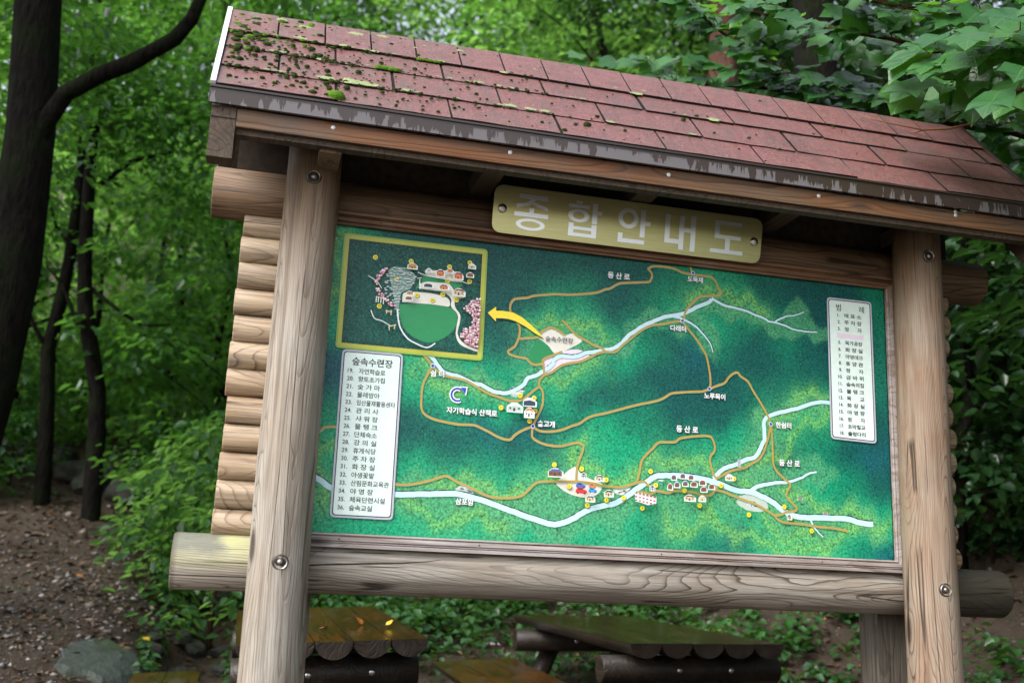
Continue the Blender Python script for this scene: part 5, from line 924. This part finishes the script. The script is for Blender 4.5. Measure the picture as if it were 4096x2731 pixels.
# ------------------------------------------------------------------ particular trees
def custom_tree(name, lines, pads, per, leaf, lmat, bark, label, sides=14):
    x, y, z = lines[0][0][0]; r = empty(name, (x, y, z), label, 'tree'); inv = Matrix.Translation((-x, -y, -z))
    a = link('trunk', woody('trunk', lines[:1], bark, sides), r); a.matrix_parent_inverse = inv
    for l in lines[1:]: b = link('branch', woody('branch', [l], bark, 10), r); b.matrix_parent_inverse = inv
    if pads: c = link('crown', foliage('crown', pads, per, leaf, lmat), r); c.matrix_parent_inverse = inv
    return r
def lump(cx, cy, cz, rx, ry, rz, n, r=(.4, .8)): return [(cx+rng.uniform(-rx, rx), cy+rng.uniform(-ry, ry), cz+rng.uniform(-rz, rz), rng.uniform(*r)) for _ in range(n)]
custom_tree('leaning_tree', [([(-2.52,4.7,.35),(-2.36,4.65,1.4),(-2.22,4.6,2.31),(-2.16,4.6,3.34),(-2.18,4.6,4.43),(-2.27,4.6,5.57),(-2.4,4.65,7.2)], [.27,.235,.215,.20,.19,.175,.13]),
    ([(-2.18,4.6,4.05),(-2.06,4.5,4.47),(-1.92,4.4,4.70),(-1.69,4.4,4.90),(-1.47,4.4,5.04),(-1.32,4.4,5.17),(-1.16,4.4,5.31),(-1.04,4.4,5.51),(-.92,4.4,6.0)], [.085,.078,.072,.070,.068,.064,.06,.056,.04])],
    lump(-2.0,4.6,6.6,1.9,1.5,.9,34)+lump(-2.9,5.6,5.6,.7,.6,1.2,8), 110, .11, M['leaf'], M['bark'], 'thick dark leaning trunk with one long mossy side branch, at left edge')
custom_tree('slender_tree', [([(-2.34,8.3,1.1),(-2.36,8.3,1.68),(-2.41,8.3,2.39),(-2.51,8.3,3.35),(-2.45,8.3,3.91),(-2.42,8.3,4.37),(-2.42,8.3,5.16),(-2.44,8.3,5.53),(-2.49,8.3,6.5),(-2.5,8.3,8.0)], [.10,.085,.080,.076,.072,.068,.060,.055,.045,.03]),
    ([(-2.42,8.3,3.2),(-2.66,8.25,3.55),(-2.86,8.2,3.95)], [.035,.025,.012]), ([(-2.28,8.3,4.4),(-2.6,8.3,4.75),(-2.8,8.2,5.3)], [.03,.022,.012])],
    lump(-2.5,8.4,7.0,1.2,1.0,1.2,24)+lump(-2.9,8.6,5.2,.4,.4,.6,4), 110, .11, M['leaf'], M['bark'], 'slender dark stem bending right, nearest the thick leaning trunk')
custom_tree('slender_tree', [([(-1.78,8.0,1.0),(-1.80,8.0,1.38),(-1.85,8.0,2.39),(-1.9,8.0,2.87),(-2.05,8.0,3.43),(-2.14,8.0,3.82),(-2.21,8.0,4.31),(-2.28,8.0,5.33),(-2.3,8.0,5.85),(-2.31,8.0,6.39),(-2.3,8.0,8.4)], [.12,.105,.095,.09,.086,.083,.078,.064,.058,.05,.03]),
    ([(-2.1,8.0,4.0),(-1.75,7.9,3.75),(-1.5,7.8,3.6),(-1.2,7.7,3.62)], [.03,.022,.018,.008]), ([(-2.18,8.0,5.2),(-1.85,7.9,5.5),(-1.4,7.8,5.65),(-1.0,7.7,5.6)], [.035,.027,.018,.008]), ([(-2.0,8.0,3.4),(-2.2,8.0,3.6),(-2.42,8.1,4.05),(-2.62,8.1,4.25)], [.03,.025,.018,.012])],
    lump(-1.7,8.0,7.0,1.5,1.2,1.0,26)+lump(-1.4,7.8,5.5,.7,.5,.5,6)+lump(-1.3,7.8,4.6,.6,.4,.5,6, (.3,.5)), 110, .105, M['leaf'], M['bark'], 'slender dark curving stem nearest the board with side branches over the glade')
for x, y, h, lean_, lab in ((-1.15,9.6,5.2,.35,'thin dark sapling leaning right, between the curving stem and the wall logs'),(-3.1,10.9,5.5,-.3,'thin dark sapling behind the two slender stems'),(-.75,12.8,6.0,.2,'thin dark sapling in the glade nearest the wall logs'),(-2.3,14.2,6.5,.25,'thin dark sapling far back in the glade')):
    z = gz1(x, y); f_ = lambda t: (x+lean_*t*h/5+.08*math.sin(t*2.1+x), y, z+t*h/5)
    custom_tree('sapling', [([f_(-.2),f_(1),f_(2),f_(3),f_(4),f_(5)], [.05,.044,.038,.03,.022,.01]), ([f_(2.1), (f_(2.6)[0]+.5, y-.1, f_(2.7)[2]), (f_(3)[0]+1.0, y-.2, f_(3)[2])], [.02,.014,.006]), ([f_(2.8), (f_(3.2)[0]-.45, y-.1, f_(3.4)[2]), (f_(3.6)[0]-.9, y-.2, f_(3.8)[2])], [.018,.012,.005])],
        [(f_(t)[0]+rng.uniform(-.9, .9), y+rng.uniform(-.5, .5), f_(t)[2]+rng.uniform(-.1, .3), rng.uniform(.3, .5)) for t in (2.6, 3, 3.3, 3.7, 4, 4.4, 4.8)], 100, .115, M['leaf_bright'], M['bark'], lab, 8)
custom_tree('thin_tree', [([(-1.55,12.4,2.6),(-1.5,12.4,3.6),(-1.46,12.4,4.6),(-1.55,12.4,5.6),(-1.6,12.4,7.5)], [.09,.08,.07,.065,.04]), ([(-1.46,12.4,4.6),(-1.2,12.3,5.2),(-1.0,12.2,5.5)], [.03,.02,.01])], lump(-1.4,12.4,7.2,1.4,1.0,1.0,20), 110, .12, M['leaf_bright'], M['bark'], 'thin dark trunk standing in the bright glade')
custom_tree('pine_tree', [([(5.0,7.0,1.4),(5.0,7.0,4.0),(5.02,7.0,6.5),(5.04,7.0,8.5),(5.0,7.0,10.5)], [.22,.20,.18,.165,.12])], lump(5.4,8.4,10.2,1.6,1.4,1.0,18), 110, .11, M['leaf_dark'], M['bark_red'], 'reddish pine trunk above the roof behind the lobed leaves')
custom_tree('dark_tree', [([(4.85,4.5,.8),(4.8,4.45,3.0),(4.74,4.35,5.2),(4.68,4.3,6.4),(4.6,4.2,8.5)], [.25,.23,.21,.20,.16])], lump(4.9,6.8,9.6,1.6,1.2,1.0,16), 110, .11, M['leaf_dark'], M['bark'], 'thick dark trunk above the roof, right of the reddish pine')
# ------------------------------------------------------------------ the lobed-leaf tree reaching over the roof from the right
half = [(0,0),(.17,-.055),(.33,.0),(.43,.14),(.47,.30),(.47,.46),(.50,.62),(.50,.81),(.42,.77),(.33,.75),(.25,.81),(.16,.91),(.07,1.0),(0,1.08)]
def lobed_leaf(L, seed):
    r = random.Random(seed); out = half+[(-x, y) for x, y in reversed(half[1:-1])]
    cen = [(0, .22), (0, .45), (0, .68)]
    pts = [(x*r.uniform(.94, 1.06), y) for x, y in out]+cen; n = len(out); fs = []
    for i in range(n):
        j = (i+1) % n; my = (out[i][1]+out[j][1])/2; c = n+(0 if my < .22 else 1 if my < .60 else 2); fs.append((i, j, c))
    # bridge the three midrib centres
    for i in range(n):
        j = (i+1) % n
        ca = n+(0 if (out[i-1][1]+out[i][1])/2 < .22 else 1 if (out[i-1][1]+out[i][1])/2 < .60 else 2); cb = n+(0 if (out[i][1]+out[j][1])/2 < .22 else 1 if (out[i][1]+out[j][1])/2 < .60 else 2)
        if ca != cb: fs.append((i, cb, ca) if True else None)
    dr = r.uniform(.10, .34); fo = r.uniform(.05, .30); cu = r.uniform(-.15, .25)
    V = []
    for x, y in pts:
        z = -dr*y*y+fo*abs(x)*(1-.5*y)-cu*x*x+.03*math.sin(9*y+3*abs(x)+seed); V.append((x*L, y*L, z*L))
    return V, fs, pts
def bough_tree():
    root = empty('lobed_leaf_tree', (4.15, .1, gz1(4.15, .1)), 'tree with large glossy lobed leaves reaching over the roof from the right', 'tree'); inv = Matrix.Translation(root.location).inverted()
    tk = woody('trunk', [([(4.15,.1,-.3),(4.2,.1,1.2),(4.12,.05,2.6),(3.95,0,3.6),(3.9,.1,5.2)], [.13,.11,.095,.08,.05])], M['bark_pale'], 14)
    o = link('trunk', tk, root); o.matrix_parent_inverse = inv
    B = [([(3.98,.0,3.3),(3.55,-.05,3.2),(3.05,.26,3.46),(2.72,.70,3.74),(2.50,1.11,4.04),(2.25,1.40,4.43),(2.10,1.58,4.71)], 165, .145),
         ([(3.98,.0,3.3),(3.5,.1,3.35),(3.05,.27,3.42),(2.83,.68,3.70),(2.43,1.14,3.93),(2.07,1.51,4.08),(1.72,1.87,4.22)], 175, .145),
         ([(3.95,.0,3.5),(3.45,-.3,3.35),(3.07,-.35,3.34),(2.87,-.13,3.52),(2.69,.27,3.83),(2.45,.69,4.09),(2.19,.92,4.27)], 130, .145),
         ([(3.95,.0,3.6),(3.3,-.6,3.4),(2.82,-.68,3.30),(2.70,-.60,3.46),(2.63,-.30,3.64),(2.51,.0,3.83),(2.40,.3,4.05)], 90, .15),
         ([(3.98,.0,3.2),(3.2,-.8,3.1),(2.58,-.99,3.03),(2.43,-.93,2.96),(2.32,-.89,2.93)], 17, .18),
         ([(3.96,.0,3.4),(3.2,-.7,3.25),(2.67,-.85,3.20),(2.49,-.70,3.23),(2.40,-.55,3.22),(2.36,-.40,3.24)], 40, .18),
         ([(3.95,.0,3.55),(3.2,-.8,3.35),(2.60,-.95,3.25),(2.46,-.88,3.22),(2.36,-.76,3.20),(2.33,-.66,3.16)], 32, .185),
         ([(3.95,.0,3.75),(3.3,-.5,3.75),(2.8,-.5,3.75),(2.6,-.2,3.9),(2.4,.2,4.1)], 30, .17),
         ([(3.98,.0,3.0),(3.7,.5,3.0),(3.4,.8,3.2),(2.9,1.1,3.5),(2.4,1.5,3.8)], 40, .17),
         ([(4.1,.05,2.4),(3.9,-.1,2.3),(3.7,-.3,2.25),(3.5,-.5,2.1)], 12, .16), ([(4.15,.1,1.5),(3.9,.3,1.6),(3.7,.5,1.5)], 10, .16)]
    AV = []; AF = []; AT = []; AU = []; base = 0; stalks = MB(); twigs = []
    berries = MB()
    for bi, (pts, n, L) in enumerate(B):
        p = [Vector(q) for q in pts]; rad = [.026-.021*i/(len(p)-1) for i in range(len(p))]
        o = link('branch', woody('branch', [(p, rad)], M['twig'], 8), root); o.matrix_parent_inverse = inv
        for k in range(n):
            f = (.12+.88*(k+random.random())/n)*(len(p)-1); i = min(int(f), len(p)-2); c = p[i].lerp(p[i+1], f-i); t_ = (p[i+1]-p[i]).normalized()
            side = t_.cross(Vector((0,0,1))).normalized()*(1 if k % 2 else -1)
            off = side*random.uniform(.03, .20)+Vector((0,0,1))*random.uniform(-.07, .09)+t_*random.uniform(-.03, .08)
            at = c+off
            d = (t_*random.uniform(.1, .7)+side*random.uniform(.1, .6)+Vector((-.45,-.55,-random.uniform(.25, .75)))).normalized()
            up = Vector((random.gauss(-.18, .25), random.gauss(-.62, .28), random.uniform(.6, 1))).normalized(); up = (up-d*up.dot(d)).normalized(); s = d.cross(up)
            V, fs, co = lobed_leaf(L*random.uniform(.62, 1.12), bi*100+k)
            for v in V: AV.append(at+s*v[0]+d*v[1]+up*v[2])
            AF += [tuple(base+q for q in f_) for f_ in fs]; base += len(V); AT += [random.random()]*len(V); AU += [(x, y, 0) for x, y in co]
            if k % 2 == 0: stalks.tube([c, c.lerp(at, .6)+Vector((0,0,.01)), at], [.0026,.0022,.002], 5)
            if bi in (4, 5, 6) and k % 6 == 0:
                for q in range(5): berries.dome(c+Vector((random.uniform(-.04,.04), random.uniform(-.05,0), -.04+random.uniform(-.05,.02))), .008, .008, (0,0,1), 8, 3); 
    me = bpy.data.meshes.new('foliage'); me.from_pydata([tuple(v) for v in AV], [], AF)
    a = me.attributes.new('tint', 'FLOAT', 'POINT'); a.data.foreach_set('value', AT); a = me.attributes.new('leafco', 'FLOAT_VECTOR', 'POINT'); a.data.foreach_set('vector', np.array(AU, dtype=np.float32).ravel())
    me.polygons.foreach_set('use_smooth', np.ones(len(AF), dtype=bool)); me.materials.append(M['bigleaf']); me.update()
    for nm, mm_ in (('foliage', me),): o = link(nm, mm_, root); o.matrix_parent_inverse = inv
    for nm, b_, mt in (('leaf_stalks', stalks, M['stalk']), ('berries', berries, M['berry'])): o = b_.build(nm, mt); o.parent = root; o.matrix_parent_inverse = inv; o['kind'] = 'stuff'
bough_tree()
# a bare twig lying on the roof
m = MB(); p0 = [(2.30,.655,.03),(2.45,.60,.035),(2.60,.575,.04),(2.72,.585,.06),(2.86,.62,.09)]
m.tube([rp(x, s, h) for x, s, h in p0], [.002,.003,.0045,.005,.006], 6); m.tube([rp(2.60,.575,.04), rp(2.55,.545,.035), rp(2.50,.52,.03)], [.003,.0025,.0015], 5)
tag(m.build('bare_twig', M['stalk']), 'thin bare brown twig lying on the red shingles under the lobed leaves', 'twig')
# ------------------------------------------------------------------ ground cover, gravel, stones
def cover(name, n, xr, yr, keep, hr, leaf, mat, label=None):
    P = []; D = []; N = []; T = []; L = []
    x = rng.uniform(*xr, n*3); y = rng.uniform(*yr, n*3); ok = keep(x, y); x = x[ok][:n]; y = y[ok][:n]; z = ground_z(x, y)
    for px, py, pz in zip(x, y, z):
        k = int(rng.integers(7, 15)); h = rng.uniform(*hr); a = rng.uniform(0, 6.28)+np.arange(k)*2.4; hh = h*(.25+.75*np.arange(k)/k); q = leaf*(1.1-.7*np.arange(k)/k)*rng.uniform(.3, 1.0, k)
        lx, ly = rng.normal(0, .12, 2)*h
        P.append(np.stack([px+lx*hh/h+np.cos(a)*q*.5, py+ly*hh/h+np.sin(a)*q*.5, pz+hh], 1)); D.append(np.stack([np.cos(a), np.sin(a), rng.normal(-.2, .25, k)], 1))
        N.append(np.stack([rng.normal(0, .25, k), rng.normal(-.15, .25, k), np.ones(k)], 1)); T.append(np.clip(rng.uniform(0, .8)+.03*np.arange(k)+rng.normal(0, .1, k), 0, 1)); L.append(leaf*rng.uniform(.6, 1.25, k))
    L = np.concatenate(L); V, F, T = leaf_arrays(np.concatenate(P), np.concatenate(D), np.concatenate(N), L, L*rng.uniform(.32, .44, len(L)), np.concatenate(T))
    o = link(name, np_mesh(name, V, F, mat, {'tint': T})); return tag(o, kind='stuff')
patch = lambda x, y: np.sin(x*2.3+1.1*np.sin(y*1.9))+np.sin(y*2.7-x*.8)
tag(cover('ground_cover', 1500, (-.35, 5.2), (3.7, 9.5), lambda x, y: (x > ditch_x(y)+.35) & ~((x > -.5) & (x < 3.1) & (y < 4.15)) & (patch(x, y)*.5+.35*(3.6-x)+rng.normal(0, .6, x.shape) > .05), (.10, .42), .085, M['leaf_ground']), 'leafy ground cover on the bank behind the picnic tables', 'ground cover')
tag(cover('undergrowth', 1300, (-6, 1.5), (8.4, 18), lambda x, y: (patch(x*.7, y*.7) > -1.2) & ~((x < -1.5) & (y < 10.6)), (.15, .6), .10, M['leaf_bright']), 'bright undergrowth beyond the stone wall', 'undergrowth')
tag(cover('shaded_plants', 520, (3.0, 9.5), (.8, 8.0), lambda x, y: (patch(x*1.3, y*1.2) > .1), (.06, .28), .08, M['leaf_ground']), 'scattered shaded plants right of the board', 'ground cover')
tag(cover('ditch_plants', 130, (-1.6, .2), (3.9, 9.0), lambda x, y: (x-ditch_x(y) < .8) & (x-ditch_x(y) > -.42) & (np.abs(x-ditch_x(y)) > .22), (.06, .25), .07, M['leaf_ground']), 'small plants along the ditch', 'ground cover')
def gravel(name, n, xr, yr, keep, size):
    x = rng.uniform(*xr, n*3); y = rng.uniform(*yr, n*3); ok = keep(x, y); x = x[ok][:n]; y = y[ok][:n]; n = len(x); z = ground_z(x, y)
    s = size*np.exp(rng.normal(0, .5, n)); U = np.array([[1,0,0],[-1,0,0],[0,1,0],[0,-1,0],[0,0,1],[0,0,-1]], float); a = rng.uniform(0, 6.28, n)
    V = U[None]*(s[:, None, None]*rng.uniform(.6, 1.2, (n, 6, 1))); V[:, :, 2] *= .6; V += rng.normal(0, .15, V.shape)*s[:, None, None]
    c, q = np.cos(a)[:, None], np.sin(a)[:, None]; V = np.stack([V[..., 0]*c-V[..., 1]*q, V[..., 0]*q+V[..., 1]*c, V[..., 2]], 2)+np.stack([x, y, z+s*.2], 1)[:, None]
    T3 = np.array([[0,2,4],[2,1,4],[1,3,4],[3,0,4],[2,0,5],[1,2,5],[3,1,5],[0,3,5]]); F = (np.arange(n)[:, None, None]*6+T3[None]).reshape(-1, 3)
    return tag(link(name, np_mesh(name, V.reshape(-1, 3), F, M['pebble'], {'tint': np.repeat(rng.uniform(0, 1, n), 6)}, nper=3)), kind='stuff')
tag(gravel('gravel', 9000, (-5, 0), (2.0, 8.6), lambda x, y: (x < ditch_x(y)-.25) & (rng.uniform(0, 1, x.shape) < np.clip(1.30-.24*(y-3), .06, 1)), .0135), 'loose gravel on the slope left of the board', 'gravel')
tag(gravel('soil_stones', 2600, (2.6, 8), (.5, 7), lambda x, y: patch(x, y) < 1.2, .012), 'small stones in the soil right of the board', 'gravel')
def litter(name, n, xr, yr, keep, label):
    x = rng.uniform(*xr, n*3); y = rng.uniform(*yr, n*3); ok = keep(x, y); x = x[ok][:n]; y = y[ok][:n]; n = len(x); a = rng.uniform(0, 6.28, n); L = rng.uniform(.03, .085, n)
    V, F, T = leaf_arrays(np.stack([x, y, ground_z(x, y)+.008], 1), np.stack([np.cos(a), np.sin(a), .15+rng.normal(.1, .25, n)], 1), np.stack([rng.normal(0, .3, n), rng.normal(-.2, .3, n), np.ones(n)], 1), L, L*rng.uniform(.2, .36, n), np.clip(rng.beta(1.6, 2.2, n), 0, 1))
    return tag(link(name, np_mesh(name, V, F, M['litter'], {'tint': T})), label, 'leaf litter', kind='stuff')
litter('leaf_litter', 5200, (-5, .2), (2.6, 10), lambda x, y: x < ditch_x(y)+.5, 'dead brown leaves strewn over the slope left of the board')
litter('dead_leaves', 4200, (0, 9), (3, 9), lambda x, y: x > -.2, 'dead brown leaves on the soil behind and right of the board')
def stone_mesh(seed):
    r = np.random.default_rng(seed); bm = bmesh.new(); bmesh.ops.create_icosphere(bm, subdivisions=3, radius=1.0)
    K_ = r.normal(0, 1, (11, 3)); ph = r.uniform(0, 6.28, 6)
    for v in bm.verts:
        c = np.array(v.co); cut = [np.dot(c, k/np.linalg.norm(k)) for k in K_]; m_ = max(cut); f = min(1.0, (.60/max(m_, .3))) if m_ > .60 else 1.0
        v.co = Vector(c*f*(1+.05*np.sin(5*c[0]+ph[0])*np.sin(4*c[1]+ph[1])+.03*np.sin(9*c[2]+ph[2])))
    me = bpy.data.meshes.new('stone'); bm.to_mesh(me); bm.free(); me.materials.append(M['stone']); return me
SM = [stone_mesh(i) for i in range(5)]
def stone(name, x, y, s, label, group, dz=0.0, k=None, cat='stone'):
    o = link(name, SM[random.randrange(5) if k is None else k]); o.location = (x, y, gz1(x, y)+dz); o.scale = s; o.rotation_euler = (random.uniform(-.2, .2), random.uniform(-.2, .2), random.uniform(0, 6.28)); return tag(o, label, cat, group)
wall_lab = 'grey boulder of the low stone wall behind the slender stems'
for x, y, s in ((-3.55,10.1,.42),(-3.05,10.0,.44),(-2.55,9.9,.36),(-2.2,9.5,.34),(-1.95,9.1,.38),(-2.05,9.3,.24),(-1.6,8.7,.30),(-4.2,10.2,.45),(-2.75,9.7,.25)):
    stone('wall_boulder', x, y, (s, s*.8, s*.72), wall_lab, 'boulders of the low stone wall', .12)
for i in range(85):
    y = random.uniform(3.3, 9.0); sd2 = random.choice((-1, 1)); x = float(ditch_x(y))+sd2*random.uniform(.0, .40); s = random.uniform(.05, .17)
    stone('ditch_stone', x, y, (s, s*random.uniform(.6, 1), s*random.uniform(.45, .8)), 'dark wet stone lining the ditch beside the gravel slope', 'stones lining the ditch', .02)
# flat mossy slab
m = MB(); out = [(-.46,-.28),(-.30,-.37),(-.08,-.34),(.10,-.40),(.30,-.30),(.47,-.10),(.50,.06),(.36,.22),(.20,.24),(.02,.33),(-.20,.28),(-.36,.20),(-.50,.02),(-.44,-.12)]; n = len(out); cx, cy = -1.13, 4.33; out = [(x*.6, y*.95) for x, y in out]
zz = lambda x, y, h: (cx+x, cy+y, .6*gz1(cx+x, cy+y)+.4*(gz1(cx, cy)+.2*y)+h+.012*math.sin(7*x+5*y)+.008*math.sin(13*x-9*y))
m.add([zz(x*1.05, y*1.05, -.12) for x, y in out]+[zz(x, y, .025+.012*math.sin(3*i)) for i, (x, y) in enumerate(out)]+[zz(x*.9, y*.9, .05) for x, y in out]+[zz(x*.45, y*.45, .058) for x, y in out]+[zz(0, 0, .06)],
      [(j*n+i, j*n+(i+1) % n, (j+1)*n+(i+1) % n, (j+1)*n+i) for j in range(3) for i in range(n)]+[(3*n+i, 3*n+(i+1) % n, 4*n) for i in range(n)])
tag(m.build('flat_stone', M['slab']), 'flat mossy grey stone slab lying in the gravel slope', 'stone slab')
# ------------------------------------------------------------------ picnic tables
def half_log(w, x, y0, y1, top=0.0, depth=.075, mat=None):
    m = MB(); n = 12; prof = [(x-w/2+.002, top), (x+w/2-.002, top)]+[(x+math.cos(-math.pi*k/n)*(w/2-.001), top-.004+math.sin(-math.pi*k/n)*depth) for k in range(1, n)]
    m.smooth = False; k = len(prof)
    m.add([(a, y0, b) for a, b in prof]+[(a, y1, b) for a, b in prof], [tuple(range(k))[::-1], tuple(range(k, 2*k))]+[(i, (i+1) % k, k+(i+1) % k, k+i) for i in range(k)])
    m.m = [0 if i == 2 else 1 for i in range(len(m.m))]
    return m
def picnic(name, label, origin, rot, width, nlog, length, top_mat, benches, beam_over=.02):
    r = empty(name, origin, label, 'picnic table'); r.rotation_euler = rot; w = width/nlog
    for i in range(nlog): half_log(w, -width+w*(i+.5), random.uniform(-.006, .006), length+random.uniform(-.02, .02)).build('tabletop_plank', [top_mat, M['bench_dark']], r)
    for y in (.22, length-.45):
        m = MB(); m.tube([(-width-beam_over, y, -.158), (beam_over-.04, y, -.158)], .078, 16, bevel=.006); bm_ = m.build('cross_beam', M['bench_dark'], r)
        for x in (-width*.28, -width*.62): m = MB(); m.dome((x, y-.076, -.158), .016, .008); m.build('bolt', M['steel'], bm_)
        for sx in (0, 1):
            x0, x1 = (-width*.72, -width*1.12) if sx == 0 else (-width*.28, width*.12)
            m = MB(); m.tube([(x0, y+.09, -.10), (x1, y+.09, -.88)], .068, 14); m.build('leg', M['bench_dark'], r)
    for bx, bw, bn, bz, y0, y1 in benches:
        for i in range(bn): half_log(bw/bn, bx+bw*(i+.5)/bn, y0+random.uniform(-.01, .01), y1+random.uniform(-.02, .02), bz, .06).build('bench_plank', [M['bench_top'], M['bench_dark']], r)
        for y in (y0+.35, y1-.4): m = MB(); m.tube([(bx+bw/2, y, bz-.05), (bx+bw/2, y, bz-.62)], .06, 12); m.build('bench_leg', M['bench_dark'], r)
    return r
picnic('picnic_table', 'wet orange brown half-log picnic table with benches, behind the left post', (.634, 1.0, .827), (.030, -.062, 0), .86, 5, 2.05, M['bench_top'], [(-1.50, .42, 2, -.42, .5, 2.60), (.43, .58, 3, -.40, .3, 2.36)])
picnic('picnic_table', 'dark wet half-log table with mossy top, behind the middle of the board', (2.793, 1.64, .803), (.014, -.018, 0), .93, 5, 2.55, M['bench_mossy'], [], .10)
# fallen leaves and flowers
def fallen(x, y, z, s, col, label, rot):
    m = MB(); V, fs, _ = lobed_leaf(s, int(x*100)); m.smooth = True; m.add(V, fs); o = m.build('fallen_leaf', plain('dry_leaf_'+col[0], col[1], .5)); o.location = (x, y, z); o.rotation_euler = rot; tag(o, label, 'fallen leaf')
OR, YE, GN, RD = ('orange', (.38,.13,.02,1)), ('yellow', (.55,.36,.03,1)), ('green', (.30,.42,.14,1)), ('red', (.22,.06,.035,1))
fallen(.40, 1.75, .845, .045, OR, 'upright curled orange leaf on the left picnic table', (1.0, .3, .6)); fallen(.52, 1.55, .852, .04, YE, 'small yellow leaf standing on the left picnic table near its right edge', (.9, -.2, -.8))
fallen(.22, 1.65, .825, .04, RD, 'small dark red leaf on the left picnic table', (.2, .1, 2)); fallen(.10, 2.2, .835, .045, ('pale', (.45,.33,.22,1)), 'pale dry leaf flat on the left picnic table', (.1, 0, 1))
fallen(2.2, 3.4, .838, .10, GN, 'pale green leaf curled on the dark mossy table', (.5, .2, 1.2))
for x, y, c, lab in ((-.93,4.95,YE,'yellow leaf lying on the gravel beyond the flat slab'),(-1.15,4.38,('lime',(.45,.45,.04,1)),'lime yellow leaf lying on the flat mossy slab'),(-1.75,5.0,RD,'reddish brown leaf lying left of the flat slab'),(-1.6,5.9,OR,'orange leaf lying high on the gravel slope'),(-1.9,6.8,YE,'yellow leaf far up on the gravel slope')):
    fallen(x, y, gz1(x, y)+(.12 if 'slab' in lab and 'lying on the flat' in lab else .03), .075, c, lab, (.2, .15, x*9))
def flower(name, x, y, z0, z1, r, col, label, cat):
    e = empty(name, (x, y, z0), label, cat); m = MB(); m.tube([(0,0,-.05),(.01,0,(z1-z0)*.5),(0,0,z1-z0)], [.004,.0035,.003], 6); m.build('flower_stem', M['leaf_ground'], e)
    m = MB(); m.smooth = True
    for k in range(6):
        t_ = k*math.pi/3; a = Vector((math.cos(t_), math.sin(t_), 0)); b = Vector((-math.sin(t_), math.cos(t_), 0)); c = Vector((0, 0, z1-z0))
        m.add([c, c+a*r*.5+b*r*.2+Vector((0,0,r*.25)), c+a*r+Vector((0,0,r*.1)), c+a*r*.5-b*r*.2+Vector((0,0,r*.25))], [(0,1,2,3)])
    m.build('petals', col, e)
PK, YF = plain('pink_petal', (.52,.30,.50,1), .5), plain('yellow_petal', (.75,.42,.02,1), .5)
flower('pink_flower', 1.66, 3.95, gz1(1.66, 3.95), .60, .075, PK, 'single pale pink flower between the two picnic tables', 'flower')
for x, y, z, lab in ((-3.05,13.2,4.93,'orange yellow flower far left beside the slender stem'),(-2.55,13.4,4.92,'yellow flower just right of the curving stem'),(-1.35,13.4,5.06,'yellow flower in the middle of the bright glade'),(-.75,13.2,5.08,'pale yellow flower left of the thin glade branch'),(-.15,13.0,5.08,'yellow flower nearest the wall logs')):
    flower('yellow_flower', x, y, max(gz1(x, y), z-1.2), z, .085, YF, lab, 'flower')
